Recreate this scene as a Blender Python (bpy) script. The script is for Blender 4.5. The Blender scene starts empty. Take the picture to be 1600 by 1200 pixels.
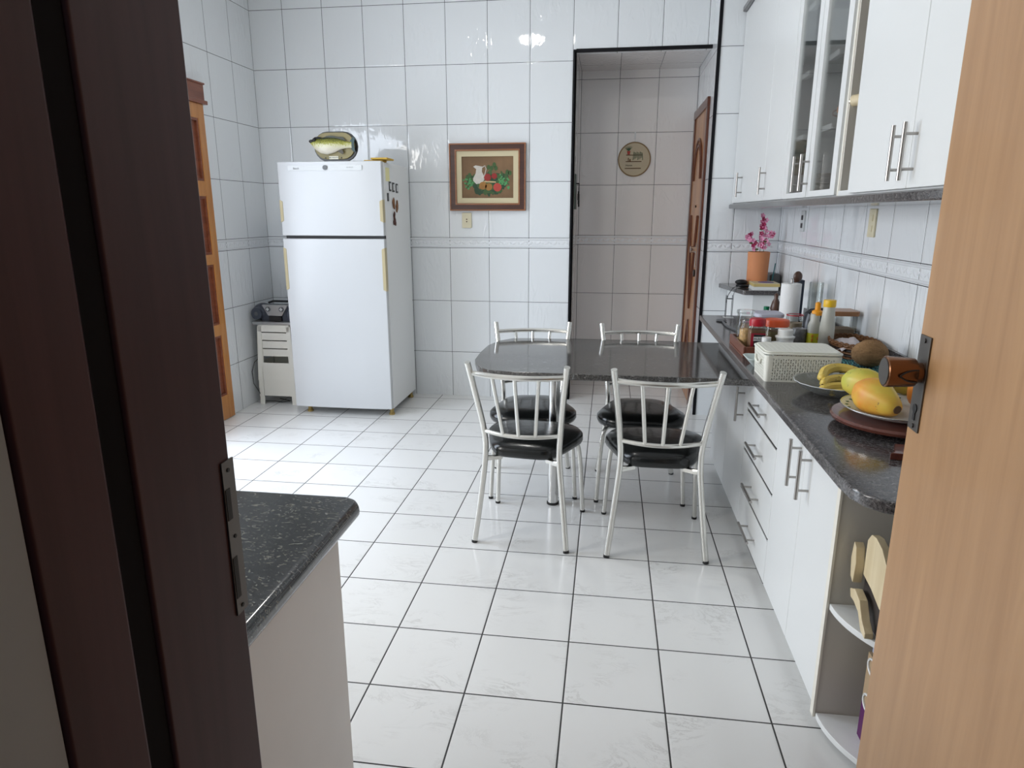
import bpy, math, random
from mathutils import Vector, Matrix
random.seed(7)
SC = bpy.context.scene
COL = SC.collection
PI = math.pi

# ------------------------------------------------------------------ camera
cam_data = bpy.data.cameras.new('camera')
cam = bpy.data.objects.new('camera', cam_data)
COL.objects.link(cam)
SC.camera = cam
cam_data.sensor_width = 36.0
cam_data.lens = 1053.23 / 1600 * 36.0
cam_data.clip_start = 0.02
cam.location = (0.71365, -1.78154, 1.46570)
cam.rotation_euler = (math.radians(90 - 14.184), 0, math.radians(8.0421))

# ------------------------------------------------------------------ world, lights, exposure
world = bpy.data.worlds.new('world'); SC.world = world
world.use_nodes = True
wn = world.node_tree.nodes; wn.clear()
wo = wn.new('ShaderNodeOutputWorld'); wb = wn.new('ShaderNodeBackground')
sky = wn.new('ShaderNodeTexSky')
try:
    sky.sky_type = 'NISHITA'; sky.sun_disc = False; sky.sun_elevation = math.radians(48); sky.sun_rotation = math.radians(200)
except Exception:
    pass
wb.inputs['Strength'].default_value = 0.035
world.node_tree.links.new(sky.outputs[0], wb.inputs[0]); world.node_tree.links.new(wb.outputs[0], wo.inputs[0])

def area(name, loc, target, sx, sy, power, color, spread=180):
    l = bpy.data.lights.new(name, 'AREA'); l.shape = 'RECTANGLE'; l.size = sx; l.size_y = sy
    l.energy = power; l.color = color; l.spread = math.radians(spread)
    o = bpy.data.objects.new(name, l); COL.objects.link(o); o.location = loc
    d = Vector(target) - Vector(loc); o.rotation_euler = d.to_track_quat('-Z', 'Y').to_euler()
    return o
# daylight through the open doorway in the left wall, then added fills without a seen source
area('daylight_doorway', (-2.35, 1.35, 1.35), (0.3, 1.95, 0.0), 1.5, 2.1, 115, (0.80, 0.88, 1.0))
area('added_left_fill', (-2.30, -0.55, 1.75), (1.4, 0.3, 1.0), 1.0, 1.2, 64, (1.0, 0.97, 0.925))  # added fill from the unseen near left, brightens chairs and cabinet fronts
area('added_corridor_fill', (0.95, -2.7, 2.7), (0.8, -2.4, 0.0), 0.4, 0.4, 0.45, (1.0, 0.95, 0.88))  # added weak fill behind the camera, lifts the corridor wall and jamb
SC.view_settings.view_transform = 'Standard'; SC.view_settings.look = 'None'
SC.view_settings.gamma = 1.0; SC.view_settings.use_curve_mapping = False
SC.view_settings.exposure = -0.50
SC.cycles.use_denoising = True
SC.cycles.max_bounces = 10
SC.cycles.transparent_max_bounces = 32
SC.cycles.sample_clamp_indirect = 6.0

# ------------------------------------------------------------------ materials
def nt(name):
    m = bpy.data.materials.new(name); m.use_nodes = True
    n = m.node_tree.nodes; l = m.node_tree.links
    return m, n, l, n['Principled BSDF']
def mat(name, c, rough=0.5, metal=0.0, coat=0.0, trans=0.0, ior=1.45, var=0.0, vscale=20, bump=0.0, bscale=60, emit=None, sheen=0):
    m, n, l, b = nt(name)
    b.inputs['Base Color'].default_value = (*c, 1); b.inputs['Roughness'].default_value = rough
    b.inputs['Metallic'].default_value = metal; b.inputs['IOR'].default_value = ior
    b.inputs['Coat Weight'].default_value = coat; b.inputs['Transmission Weight'].default_value = trans
    tc = n.new('ShaderNodeTexCoord')
    no = n.new('ShaderNodeTexNoise'); no.inputs['Scale'].default_value = vscale; no.inputs['Detail'].default_value = 4
    l.new(tc.outputs['Object'], no.inputs['Vector'])
    if var > 0:
        mx = n.new('ShaderNodeMix'); mx.data_type = 'RGBA'
        mx.inputs[6].default_value = (*[max(0, x * (1 - var)) for x in c], 1)
        mx.inputs[7].default_value = (*[min(1, x * (1 + var)) for x in c], 1)
        l.new(no.outputs['Fac'], mx.inputs[0]); l.new(mx.outputs[2], b.inputs['Base Color'])
    if bump > 0:
        n2 = n.new('ShaderNodeTexNoise'); n2.inputs['Scale'].default_value = bscale
        l.new(tc.outputs['Object'], n2.inputs['Vector'])
        bp = n.new('ShaderNodeBump'); bp.inputs['Strength'].default_value = bump; bp.inputs['Distance'].default_value = 0.004
        l.new(n2.outputs['Fac'], bp.inputs['Height']); l.new(bp.outputs[0], b.inputs['Normal'])
    return m
def M(n, op, a, b=None, c=None):
    x = n.new('ShaderNodeMath'); x.operation = op
    for i, v in enumerate((a, b, c)):
        if v is None: continue
        if isinstance(v, (int, float)): x.inputs[i].default_value = v
        else: n.id_data.links.new(v, x.inputs[i])
    return x.outputs[0]
def linedist(n, v, org, w):            # distance to the nearest grid line
    t = M(n, 'WRAP', M(n, 'SUBTRACT', v, org), w, 0.0)
    return M(n, 'SUBTRACT', w / 2, M(n, 'ABSOLUTE', M(n, 'SUBTRACT', t, w / 2)))
def tile_wall(name, axis, u0, col=(0.80, 0.825, 0.84), W=0.3137, H=0.4176, zaxis='Z', ceil=False, v0=0.0):
    m, n, l, b = nt(name)
    g = n.new('ShaderNodeNewGeometry'); s = n.new('ShaderNodeSeparateXYZ'); l.new(g.outputs['Position'], s.inputs[0])
    u = s.outputs[axis]
    du = linedist(n, u, u0, W)
    if ceil:
        dv = linedist(n, s.outputs['Y'], v0, H)
    else:
        z = s.outputs['Z']
        lo = M(n, 'SUBTRACT', 1.2034, z); hi = M(n, 'SUBTRACT', z, 1.2836)
        sel = M(n, 'GREATER_THAN', z, 1.2435)
        zz = M(n, 'ADD', M(n, 'MULTIPLY', hi, sel), M(n, 'MULTIPLY', lo, M(n, 'SUBTRACT', 1.0, sel)))
        dv = linedist(n, zz, 0.0, H)
    d = M(n, 'MINIMUM', du, dv)
    gr = M(n, 'LESS_THAN', d, 0.0017)
    mx = n.new('ShaderNodeMix'); mx.data_type = 'RGBA'
    mx.inputs[6].default_value = (*col, 1); mx.inputs[7].default_value = (0.05, 0.053, 0.06, 1)
    l.new(gr, mx.inputs[0]); l.new(mx.outputs[2], b.inputs['Base Color'])
    b.inputs['Roughness'].default_value = 0.035
    # relief of the glazed tile: slanted soft waves, each tile its own phase, and pillowed edges
    mp = n.new('ShaderNodeMapping'); l.new(g.outputs['Position'], mp.inputs[0])
    mp.inputs['Scale'].default_value = (7, 7, 2.6)
    mp.inputs['Rotation'].default_value = (0.25, 0.3, 0)
    no = n.new('ShaderNodeTexNoise'); no.inputs['Scale'].default_value = 2.3; no.inputs['Detail'].default_value = 1.5
    no.inputs['Distortion'].default_value = 1.6
    l.new(mp.outputs[0], no.inputs['Vector'])
    edge = n.new('ShaderNodeMapRange'); l.new(d, edge.inputs[0])
    edge.inputs[1].default_value = 0.0; edge.inputs[2].default_value = 0.012
    edge.interpolation_type = 'SMOOTHSTEP'
    rid = n.new('ShaderNodeMapRange'); rid.interpolation_type = 'SMOOTHSTEP'; l.new(no.outputs['Fac'], rid.inputs[0]); rid.inputs[1].default_value = 0.42; rid.inputs[2].default_value = 0.68
    n3 = n.new('ShaderNodeTexNoise'); n3.inputs['Scale'].default_value = 2.7; l.new(g.outputs['Position'], n3.inputs['Vector'])
    mk = n.new('ShaderNodeMapRange'); mk.interpolation_type = 'SMOOTHSTEP'; l.new(n3.outputs['Fac'], mk.inputs[0]); mk.inputs[1].default_value = 0.42; mk.inputs[2].default_value = 0.68
    h = M(n, 'ADD', M(n, 'MULTIPLY', M(n, 'MULTIPLY', rid.outputs[0], M(n, 'ADD', mk.outputs[0], 0.10)), 0.48), M(n, 'MULTIPLY', edge.outputs[0], 0.5))
    bp = n.new('ShaderNodeBump'); bp.inputs['Strength'].default_value = 0.8; bp.inputs['Distance'].default_value = 0.0035
    l.new(h, bp.inputs['Height']); l.new(bp.outputs[0], b.inputs['Normal'])
    return m
def floor_mat():
    m, n, l, b = nt('floor_tiles')
    g = n.new('ShaderNodeNewGeometry'); s = n.new('ShaderNodeSeparateXYZ'); l.new(g.outputs['Position'], s.inputs[0])
    x, y = s.outputs['X'], s.outputs['Y']
    d = M(n, 'MINIMUM', linedist(n, x, 0, 0.31), linedist(n, y, 0, 0.31))
    gr = M(n, 'LESS_THAN', d, 0.0026)
    ix = M(n, 'FLOOR', M(n, 'DIVIDE', x, 0.31)); iy = M(n, 'FLOOR', M(n, 'DIVIDE', y, 0.31))
    cmb = n.new('ShaderNodeCombineXYZ'); l.new(ix, cmb.inputs[0]); l.new(iy, cmb.inputs[1])
    wn_ = n.new('ShaderNodeTexWhiteNoise'); l.new(cmb.outputs[0], wn_.inputs[0])
    off = n.new('ShaderNodeVectorMath'); off.operation = 'SCALE'; l.new(wn_.outputs['Color'], off.inputs[0]); off.inputs[3].default_value = 9
    ad = n.new('ShaderNodeVectorMath'); ad.operation = 'ADD'; l.new(off.outputs[0], ad.inputs[0]); l.new(g.outputs['Position'], ad.inputs[1])
    mp = n.new('ShaderNodeMapping'); l.new(ad.outputs[0], mp.inputs[0]); mp.inputs['Rotation'].default_value = (0, 0, 0.5); mp.inputs['Scale'].default_value = (1, 2.2, 1)
    no = n.new('ShaderNodeTexNoise'); no.inputs['Scale'].default_value = 4.5; no.inputs['Detail'].default_value = 9; no.inputs['Roughness'].default_value = 0.72; no.inputs['Distortion'].default_value = 1.2
    l.new(mp.outputs[0], no.inputs['Vector'])
    v = M(n, 'ABSOLUTE', M(n, 'SUBTRACT', no.outputs['Fac'], 0.5))
    vr = n.new('ShaderNodeValToRGB'); l.new(v, vr.inputs[0])
    vr.color_ramp.elements[0].position = 0.0; vr.color_ramp.elements[0].color = (0.58, 0.57, 0.55, 1)
    vr.color_ramp.elements[1].position = 0.03; vr.color_ramp.elements[1].color = (0.80, 0.80, 0.785, 1)
    n2 = n.new('ShaderNodeTexNoise'); n2.inputs['Scale'].default_value = 5; l.new(ad.outputs[0], n2.inputs['Vector'])
    msk = n.new('ShaderNodeMapRange'); l.new(n2.outputs['Fac'], msk.inputs[0]); msk.inputs[1].default_value = 0.50; msk.inputs[2].default_value = 0.78
    mv = n.new('ShaderNodeMix'); mv.data_type = 'RGBA'; l.new(msk.outputs[0], mv.inputs[0])
    mv.inputs[6].default_value = (0.80, 0.80, 0.785, 1); l.new(vr.outputs[0], mv.inputs[7])
    hue = n.new('ShaderNodeMix'); hue.data_type = 'RGBA'; hue.blend_type = 'MULTIPLY'; hue.inputs[0].default_value = 1
    l.new(mv.outputs[2], hue.inputs[6])
    tv = n.new('ShaderNodeMapRange'); l.new(wn_.outputs['Value'], tv.inputs[0]); tv.inputs[3].default_value = 0.95; tv.inputs[4].default_value = 1.0
    l.new(tv.outputs[0], hue.inputs[7])
    mx = n.new('ShaderNodeMix'); mx.data_type = 'RGBA'; l.new(gr, mx.inputs[0]); l.new(hue.outputs[2], mx.inputs[6])
    mx.inputs[7].default_value = (0.035, 0.033, 0.032, 1)
    l.new(mx.outputs[2], b.inputs['Base Color'])
    ro = M(n, 'ADD', M(n, 'MULTIPLY', gr, 0.5), 0.17); l.new(ro, b.inputs['Roughness'])
    bp = n.new('ShaderNodeBump'); bp.inputs['Strength'].default_value = 0.4; bp.inputs['Distance'].default_value = 0.002
    e = n.new('ShaderNodeMapRange'); l.new(d, e.inputs[0]); e.inputs[2].default_value = 0.007
    l.new(e.outputs[0], bp.inputs['Height']); l.new(bp.outputs[0], b.inputs['Normal'])
    return m
def wood(name, c1, c2, rough=0.35, axis='Z', scale=1.0, coat=0.2, stretch=14):
    m, n, l, b = nt(name)
    tc = n.new('ShaderNodeTexCoord'); mp = n.new('ShaderNodeMapping'); l.new(tc.outputs['Object'], mp.inputs[0])
    sc = [stretch * scale] * 3; sc['XYZ'.index(axis)] = 1.0 * scale
    mp.inputs['Scale'].default_value = sc
    no = n.new('ShaderNodeTexNoise'); no.inputs['Scale'].default_value = 2.2; no.inputs['Detail'].default_value = 7; no.inputs['Distortion'].default_value = 0.6; no.inputs['Roughness'].default_value = 0.6
    l.new(mp.outputs[0], no.inputs['Vector'])
    r = n.new('ShaderNodeValToRGB'); l.new(no.outputs['Fac'], r.inputs[0])
    r.color_ramp.elements[0].position = 0.3; r.color_ramp.elements[0].color = (*c1, 1)
    r.color_ramp.elements[1].position = 0.7; r.color_ramp.elements[1].color = (*c2, 1)
    l.new(r.outputs[0], b.inputs['Base Color']); b.inputs['Roughness'].default_value = rough; b.inputs['Coat Weight'].default_value = coat
    return m
def granite(name, base, fleck, warm, rough=0.1, scale=1.0, amount=0.63):
    m, n, l, b = nt(name)
    tc = n.new('ShaderNodeTexCoord')
    no = n.new('ShaderNodeTexNoise'); no.inputs['Scale'].default_value = 90 * scale; no.inputs['Detail'].default_value = 6; no.inputs['Roughness'].default_value = 0.8
    l.new(tc.outputs['Object'], no.inputs['Vector'])
    r = n.new('ShaderNodeValToRGB'); l.new(no.outputs['Fac'], r.inputs[0])
    r.color_ramp.elements[0].position = 0.42; r.color_ramp.elements[0].color = (*base, 1)
    r.color_ramp.elements[1].position = 0.62; r.color_ramp.elements[1].color = (*warm, 1)
    n2 = n.new('ShaderNodeTexNoise'); n2.inputs['Scale'].default_value = 38 * scale; n2.inputs['Detail'].default_value = 3; n2.inputs['Distortion'].default_value = 2.0
    mp = n.new('ShaderNodeMapping'); l.new(tc.outputs['Object'], mp.inputs[0]); mp.inputs['Location'].default_value = (3, 5, 1); mp.inputs['Scale'].default_value = (1, 1.8, 1.3)
    l.new(mp.outputs[0], n2.inputs['Vector'])
    k = M(n, 'GREATER_THAN', n2.outputs['Fac'], amount)
    mx = n.new('ShaderNodeMix'); mx.data_type = 'RGBA'; l.new(k, mx.inputs[0]); l.new(r.outputs[0], mx.inputs[6]); mx.inputs[7].default_value = (*fleck, 1)
    l.new(mx.outputs[2], b.inputs['Base Color']); b.inputs['Roughness'].default_value = rough
    b.inputs['IOR'].default_value = 1.7
    return m
def glassmat(name, c=(0.95, 0.98, 0.97), rough=0.02, alpha=0.15, fk=0.9):
    # thin glass: mostly see-through with a fresnel reflection
    m = bpy.data.materials.new(name); m.use_nodes = True; n = m.node_tree.nodes; l = m.node_tree.links; n.clear()
    out = n.new('ShaderNodeOutputMaterial'); mx = n.new('ShaderNodeMixShader'); t = n.new('ShaderNodeBsdfTransparent'); g = n.new('ShaderNodeBsdfGlossy')
    t.inputs[0].default_value = (*c, 1); g.inputs['Roughness'].default_value = rough
    f = n.new('ShaderNodeFresnel'); f.inputs[0].default_value = 1.45
    a = M(n, 'ADD', M(n, 'MULTIPLY', f.outputs[0], fk), alpha * 0.3)
    l.new(a, mx.inputs[0]); l.new(t.outputs[0], mx.inputs[1]); l.new(g.outputs[0], mx.inputs[2]); l.new(mx.outputs[0], out.inputs[0])
    return m

T_BACK = tile_wall('tiles_back', 'X', -0.844)
T_LEFT = tile_wall('tiles_left', 'Y', 3.206)
T_RIGHT = tile_wall('tiles_right', 'Y', 1.301)
T_STUB = tile_wall('tiles_stub', 'X', 1.567)
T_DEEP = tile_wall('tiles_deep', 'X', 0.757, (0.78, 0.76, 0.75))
T_PASS = tile_wall('tiles_passage_side', 'Y', 4.24)
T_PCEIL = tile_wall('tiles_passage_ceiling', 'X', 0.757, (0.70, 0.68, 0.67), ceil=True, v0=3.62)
T_NEAR = tile_wall('tiles_near', 'X', -0.5)
FLOOR = floor_mat()
PLASTER = mat('plaster', (0.80, 0.80, 0.79), 0.8, var=0.03)
GREYWALL = mat('grey_wall', (0.40, 0.395, 0.365), 0.85, var=0.05, vscale=6)
BLACKTRIM = mat('black_trim', (0.006, 0.006, 0.008), 0.5)
BLACKTRIM.node_tree.nodes['Principled BSDF'].inputs['Specular IOR Level'].default_value = 0.2
RELIEF = mat('relief_white', (0.78, 0.80, 0.82), 0.15)
GRAN = granite('granite_dark', (0.030, 0.028, 0.030), (0.22, 0.21, 0.21), (0.16, 0.15, 0.148), 0.13, 1.6, 0.66)
GRAN_T = granite('granite_table', (0.025, 0.024, 0.023), (0.20, 0.19, 0.18), (0.145, 0.138, 0.13), 0.085, 1.8, 0.66)
GRAN_I = granite('granite_black_flecks', (0.010, 0.011, 0.012), (0.17, 0.165, 0.14), (0.045, 0.047, 0.05), 0.12, 1.5, 0.615)
MARBLE = mat('marble_panel', (0.74, 0.70, 0.66), 0.25, var=0.06, vscale=4)
CAB = mat('cabinet_white', (0.76, 0.775, 0.77), 0.28, bump=0.02, bscale=200)
CABIN = mat('cabinet_inside', (0.60, 0.57, 0.51), 0.5)
CREAM = mat('cream_edge', (0.80, 0.77, 0.68), 0.4)
GAPM = mat('shadow_gap', (0.02, 0.02, 0.02), 0.6)
STEEL = mat('brushed_steel', (0.42, 0.40, 0.38), 0.28, 1.0)
CHROME = mat('chrome', (0.70, 0.70, 0.69), 0.16, 1.0)
CHAIRM = mat('satin_chrome', (0.74, 0.73, 0.69), 0.27, 1.0, var=0.05, vscale=40)
VINYL = mat('black_vinyl', (0.006, 0.007, 0.007), 0.24, coat=0.1, bump=0.25, bscale=30)
RUBBER = mat('black_rubber', (0.015, 0.015, 0.015), 0.6)
BLACK = mat('black_plastic', (0.012, 0.012, 0.013), 0.35)
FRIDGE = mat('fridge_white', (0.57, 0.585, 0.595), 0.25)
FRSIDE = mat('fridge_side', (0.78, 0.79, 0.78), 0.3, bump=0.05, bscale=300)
BEIGE = mat('beige_plastic', (0.47, 0.40, 0.24), 0.4)
LGREY = mat('light_grey_plastic', (0.62, 0.64, 0.64), 0.35)
DGREY = mat('dark_grey', (0.10, 0.105, 0.11), 0.4)
BRASSF = mat('brass_foot', (0.38, 0.27, 0.09), 0.4, 0.4)
WHITEP = mat('white_plastic', (0.80, 0.81, 0.79), 0.35)
STOOLM = mat('stool_plastic', (0.74, 0.72, 0.65), 0.42, var=0.03, vscale=5)
W_ORANGE = wood('orange_wood', (0.42, 0.16, 0.035), (0.56, 0.24, 0.06), 0.35)
W_REDW = wood('red_brown_wood', (0.16, 0.042, 0.02), (0.24, 0.07, 0.03), 0.35, axis='Y')
W_MAHOG = wood('mahogany', (0.046, 0.015, 0.015), (0.074, 0.026, 0.027), 0.42, coat=0.0)
W_MAHOG.node_tree.nodes['Principled BSDF'].inputs['Specular IOR Level'].default_value = 0.25
GROOVE_SHADE = mat('painted_groove_shade', (0.006, 0.004, 0.004), 0.8)  # near-black colour standing in for shade in the jamb groove
GROOVE_SHADE.node_tree.nodes['Principled BSDF'].inputs['Specular IOR Level'].default_value = 0.15
W_DOOR = wood('light_veneer', (0.37, 0.20, 0.088), (0.47, 0.27, 0.128), 0.42, coat=0.1, stretch=16, scale=0.7)
W_PDOOR = wood('honey_wood', (0.28, 0.10, 0.03), (0.52, 0.25, 0.09), 0.35, stretch=9)
W_PDARK = wood('dark_red_wood', (0.07, 0.018, 0.008), (0.13, 0.038, 0.016), 0.3)
W_FRAME = wood('frame_dark_wood', (0.042, 0.010, 0.005), (0.075, 0.019, 0.008), 0.35, axis='X')
W_FRAMEL = wood('frame_light_wood', (0.24, 0.085, 0.03), (0.34, 0.13, 0.05), 0.3, axis='X')
W_TRAY = wood('tray_wood', (0.12, 0.035, 0.02), (0.20, 0.065, 0.035), 0.4, axis='Y')
W_PALE = wood('pale_pine', (0.62, 0.50, 0.30), (0.74, 0.63, 0.42), 0.5)
W_LID = wood('acacia_lid', (0.26, 0.11, 0.04), (0.36, 0.17, 0.07), 0.4, axis='X')
W_SPOON = wood('dark_spoon', (0.05, 0.02, 0.012), (0.10, 0.045, 0.025), 0.4)
CANVAS = mat('canvas_brown', (0.20, 0.115, 0.055), 0.6, var=0.5, vscale=7)
MATTE = mat('linen_mat', (0.66, 0.58, 0.38), 0.8, bump=0.2, bscale=600)
COPPER = mat('bronze_knob', (0.19, 0.09, 0.045), 0.25, 0.8)
PEWTER = mat('dull_metal', (0.13, 0.12, 0.11), 0.35, 0.8)
GLASS = glassmat('clear_glass', (0.97, 0.985, 0.98), 0.02, 0.04, 0.55)
GLASSB = glassmat('bowl_glass', (0.95, 0.97, 0.965), 0.10, 0.12)
_gn = GLASSB.node_tree.nodes; _gl = GLASSB.node_tree.links
_d = _gn.new('ShaderNodeBsdfDiffuse'); _d.inputs[0].default_value = (0.85, 0.88, 0.88, 1); _mx = _gn.new('ShaderNodeMixShader'); _mx.inputs[0].default_value = 0.11
_o = [q for q in _gn if q.type == 'OUTPUT_MATERIAL'][0]; _src = _o.inputs[0].links[0].from_socket
_gl.new(_src, _mx.inputs[1]); _gl.new(_d.outputs[0], _mx.inputs[2]); _gl.new(_mx.outputs[0], _o.inputs[0])
PANE = glassmat('cabinet_pane', (0.97, 0.98, 0.975), 0.02, 0.15, 0.7)
OUTLET = mat('ivory_plastic', (0.72, 0.66, 0.47), 0.35)
RED = mat('red_lid', (0.42, 0.010, 0.022), 0.3)
REDL = mat('red_label', (0.33, 0.012, 0.03), 0.5)
ORANGE = mat('orange_lid', (0.72, 0.10, 0.025), 0.35)
YELLOW = mat('yellow_cap', (0.85, 0.52, 0.02), 0.35)
AMBER = mat('amber_cap', (0.85, 0.36, 0.02), 0.35)
COFFEE = mat('coffee', (0.18, 0.09, 0.045), 0.8, var=0.2, vscale=80)
OLIVE = mat('olive_contents', (0.23, 0.18, 0.08), 0.5, var=0.3, vscale=25)
GREEN = mat('green_cap', (0.0, 0.16, 0.07), 0.4)
LAV = mat('pale_lilac_lid', (0.52, 0.53, 0.62), 0.4)
PAPER = mat('white_paper', (0.83, 0.83, 0.82), 0.9, bump=0.3, bscale=120)
TERRA = mat('terracotta', (0.62, 0.25, 0.11), 0.7, var=0.14, vscale=6)
PINK = mat('pink_petal', (0.95, 0.36, 0.55), 0.6, var=0.25, vscale=60)
PINKD = mat('deep_pink', (0.42, 0.02, 0.10), 0.6)
STEM = mat('stem_green', (0.09, 0.13, 0.03), 0.7)
TEAL = mat('teal_cloth', (0.010, 0.11, 0.125), 0.85, var=0.6, vscale=45)
FROST = mat('frosted_plastic', (0.66, 0.66, 0.59), 0.3, trans=0.2, var=0.05)
COCO = mat('coconut_fibre', (0.27, 0.155, 0.07), 0.9, var=0.5, vscale=30, bump=1.0, bscale=90)
def fruit(name, c1, c2, spot, sscale, samt, pscale=9):
    m, n, l, b = nt(name)
    tc = n.new('ShaderNodeTexCoord'); no = n.new('ShaderNodeTexNoise'); no.inputs['Scale'].default_value = pscale; no.inputs['Detail'].default_value = 3
    l.new(tc.outputs['Object'], no.inputs['Vector'])
    r1 = n.new('ShaderNodeValToRGB'); l.new(no.outputs['Fac'], r1.inputs[0]); e = r1.color_ramp.elements
    e[0].position = .38; e[0].color = (*c1, 1); e[1].position = .62; e[1].color = (*c2, 1)
    vo = n.new('ShaderNodeTexNoise'); vo.inputs['Scale'].default_value = sscale; vo.inputs['Detail'].default_value = 2; l.new(tc.outputs['Object'], vo.inputs['Vector'])
    k = n.new('ShaderNodeMapRange'); l.new(vo.outputs['Fac'], k.inputs[0]); k.inputs[1].default_value = samt; k.inputs[2].default_value = samt + .05
    mx = n.new('ShaderNodeMix'); mx.data_type = 'RGBA'; l.new(k.outputs[0], mx.inputs[0]); l.new(r1.outputs[0], mx.inputs[6]); mx.inputs[7].default_value = (*spot, 1)
    l.new(mx.outputs[2], b.inputs['Base Color']); b.inputs['Roughness'].default_value = .42
    return m
BANANA = fruit('banana_peel', (0.76, 0.54, 0.10), (0.66, 0.50, 0.12), (0.16, 0.09, 0.03), 130, .68, 14)
PAPAYA = fruit('papaya_skin', (0.72, 0.30, 0.035), (0.70, 0.50, 0.07), (0.30, 0.15, 0.04), 75, .70, 11)
PAPAYA2 = fruit('papaya_green_skin', (0.52, 0.50, 0.07), (0.68, 0.52, 0.08), (0.14, 0.11, 0.03), 110, .68, 12)
FLESHO = mat('orange_skin', (0.75, 0.25, 0.035), 0.4, var=0.12, vscale=9)
BRSPOT = mat('brown_spot', (0.10, 0.045, 0.015), 0.7)
PLATEW = mat('white_enamel', (0.72, 0.73, 0.72), 0.2)
BROWNP = wood('lazy_susan_wood', (0.09, 0.022, 0.014), (0.14, 0.04, 0.025), 0.22, axis='Y', coat=0.5)
WICK = mat('wicker_brown', (0.14, 0.06, 0.02), 0.6, var=0.5, vscale=60)
WICKD = mat('wicker_black', (0.02, 0.012, 0.008), 0.6)
CLOTHW = mat('napkin_lilac', (0.50, 0.46, 0.47), 0.9, var=0.08, vscale=15)
NOTE = mat('yellow_note', (0.82, 0.78, 0.42), 0.8)
GOLDC = mat('golden_cloth', (0.60, 0.38, 0.06), 0.7)
PURPLE = mat('purple_bag', (0.10, 0.012, 0.10), 0.5)
BLUEB = mat('blue_plastic_bag', (0.35, 0.40, 0.55), 0.4, var=0.2, vscale=40)
NAVY = mat('radio_navy', (0.045, 0.052, 0.07), 0.4)
SILV = mat('radio_silver', (0.36, 0.36, 0.36), 0.35, 0.5)
INK = mat('dark_ink', (0.03, 0.03, 0.03), 0.7)

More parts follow.
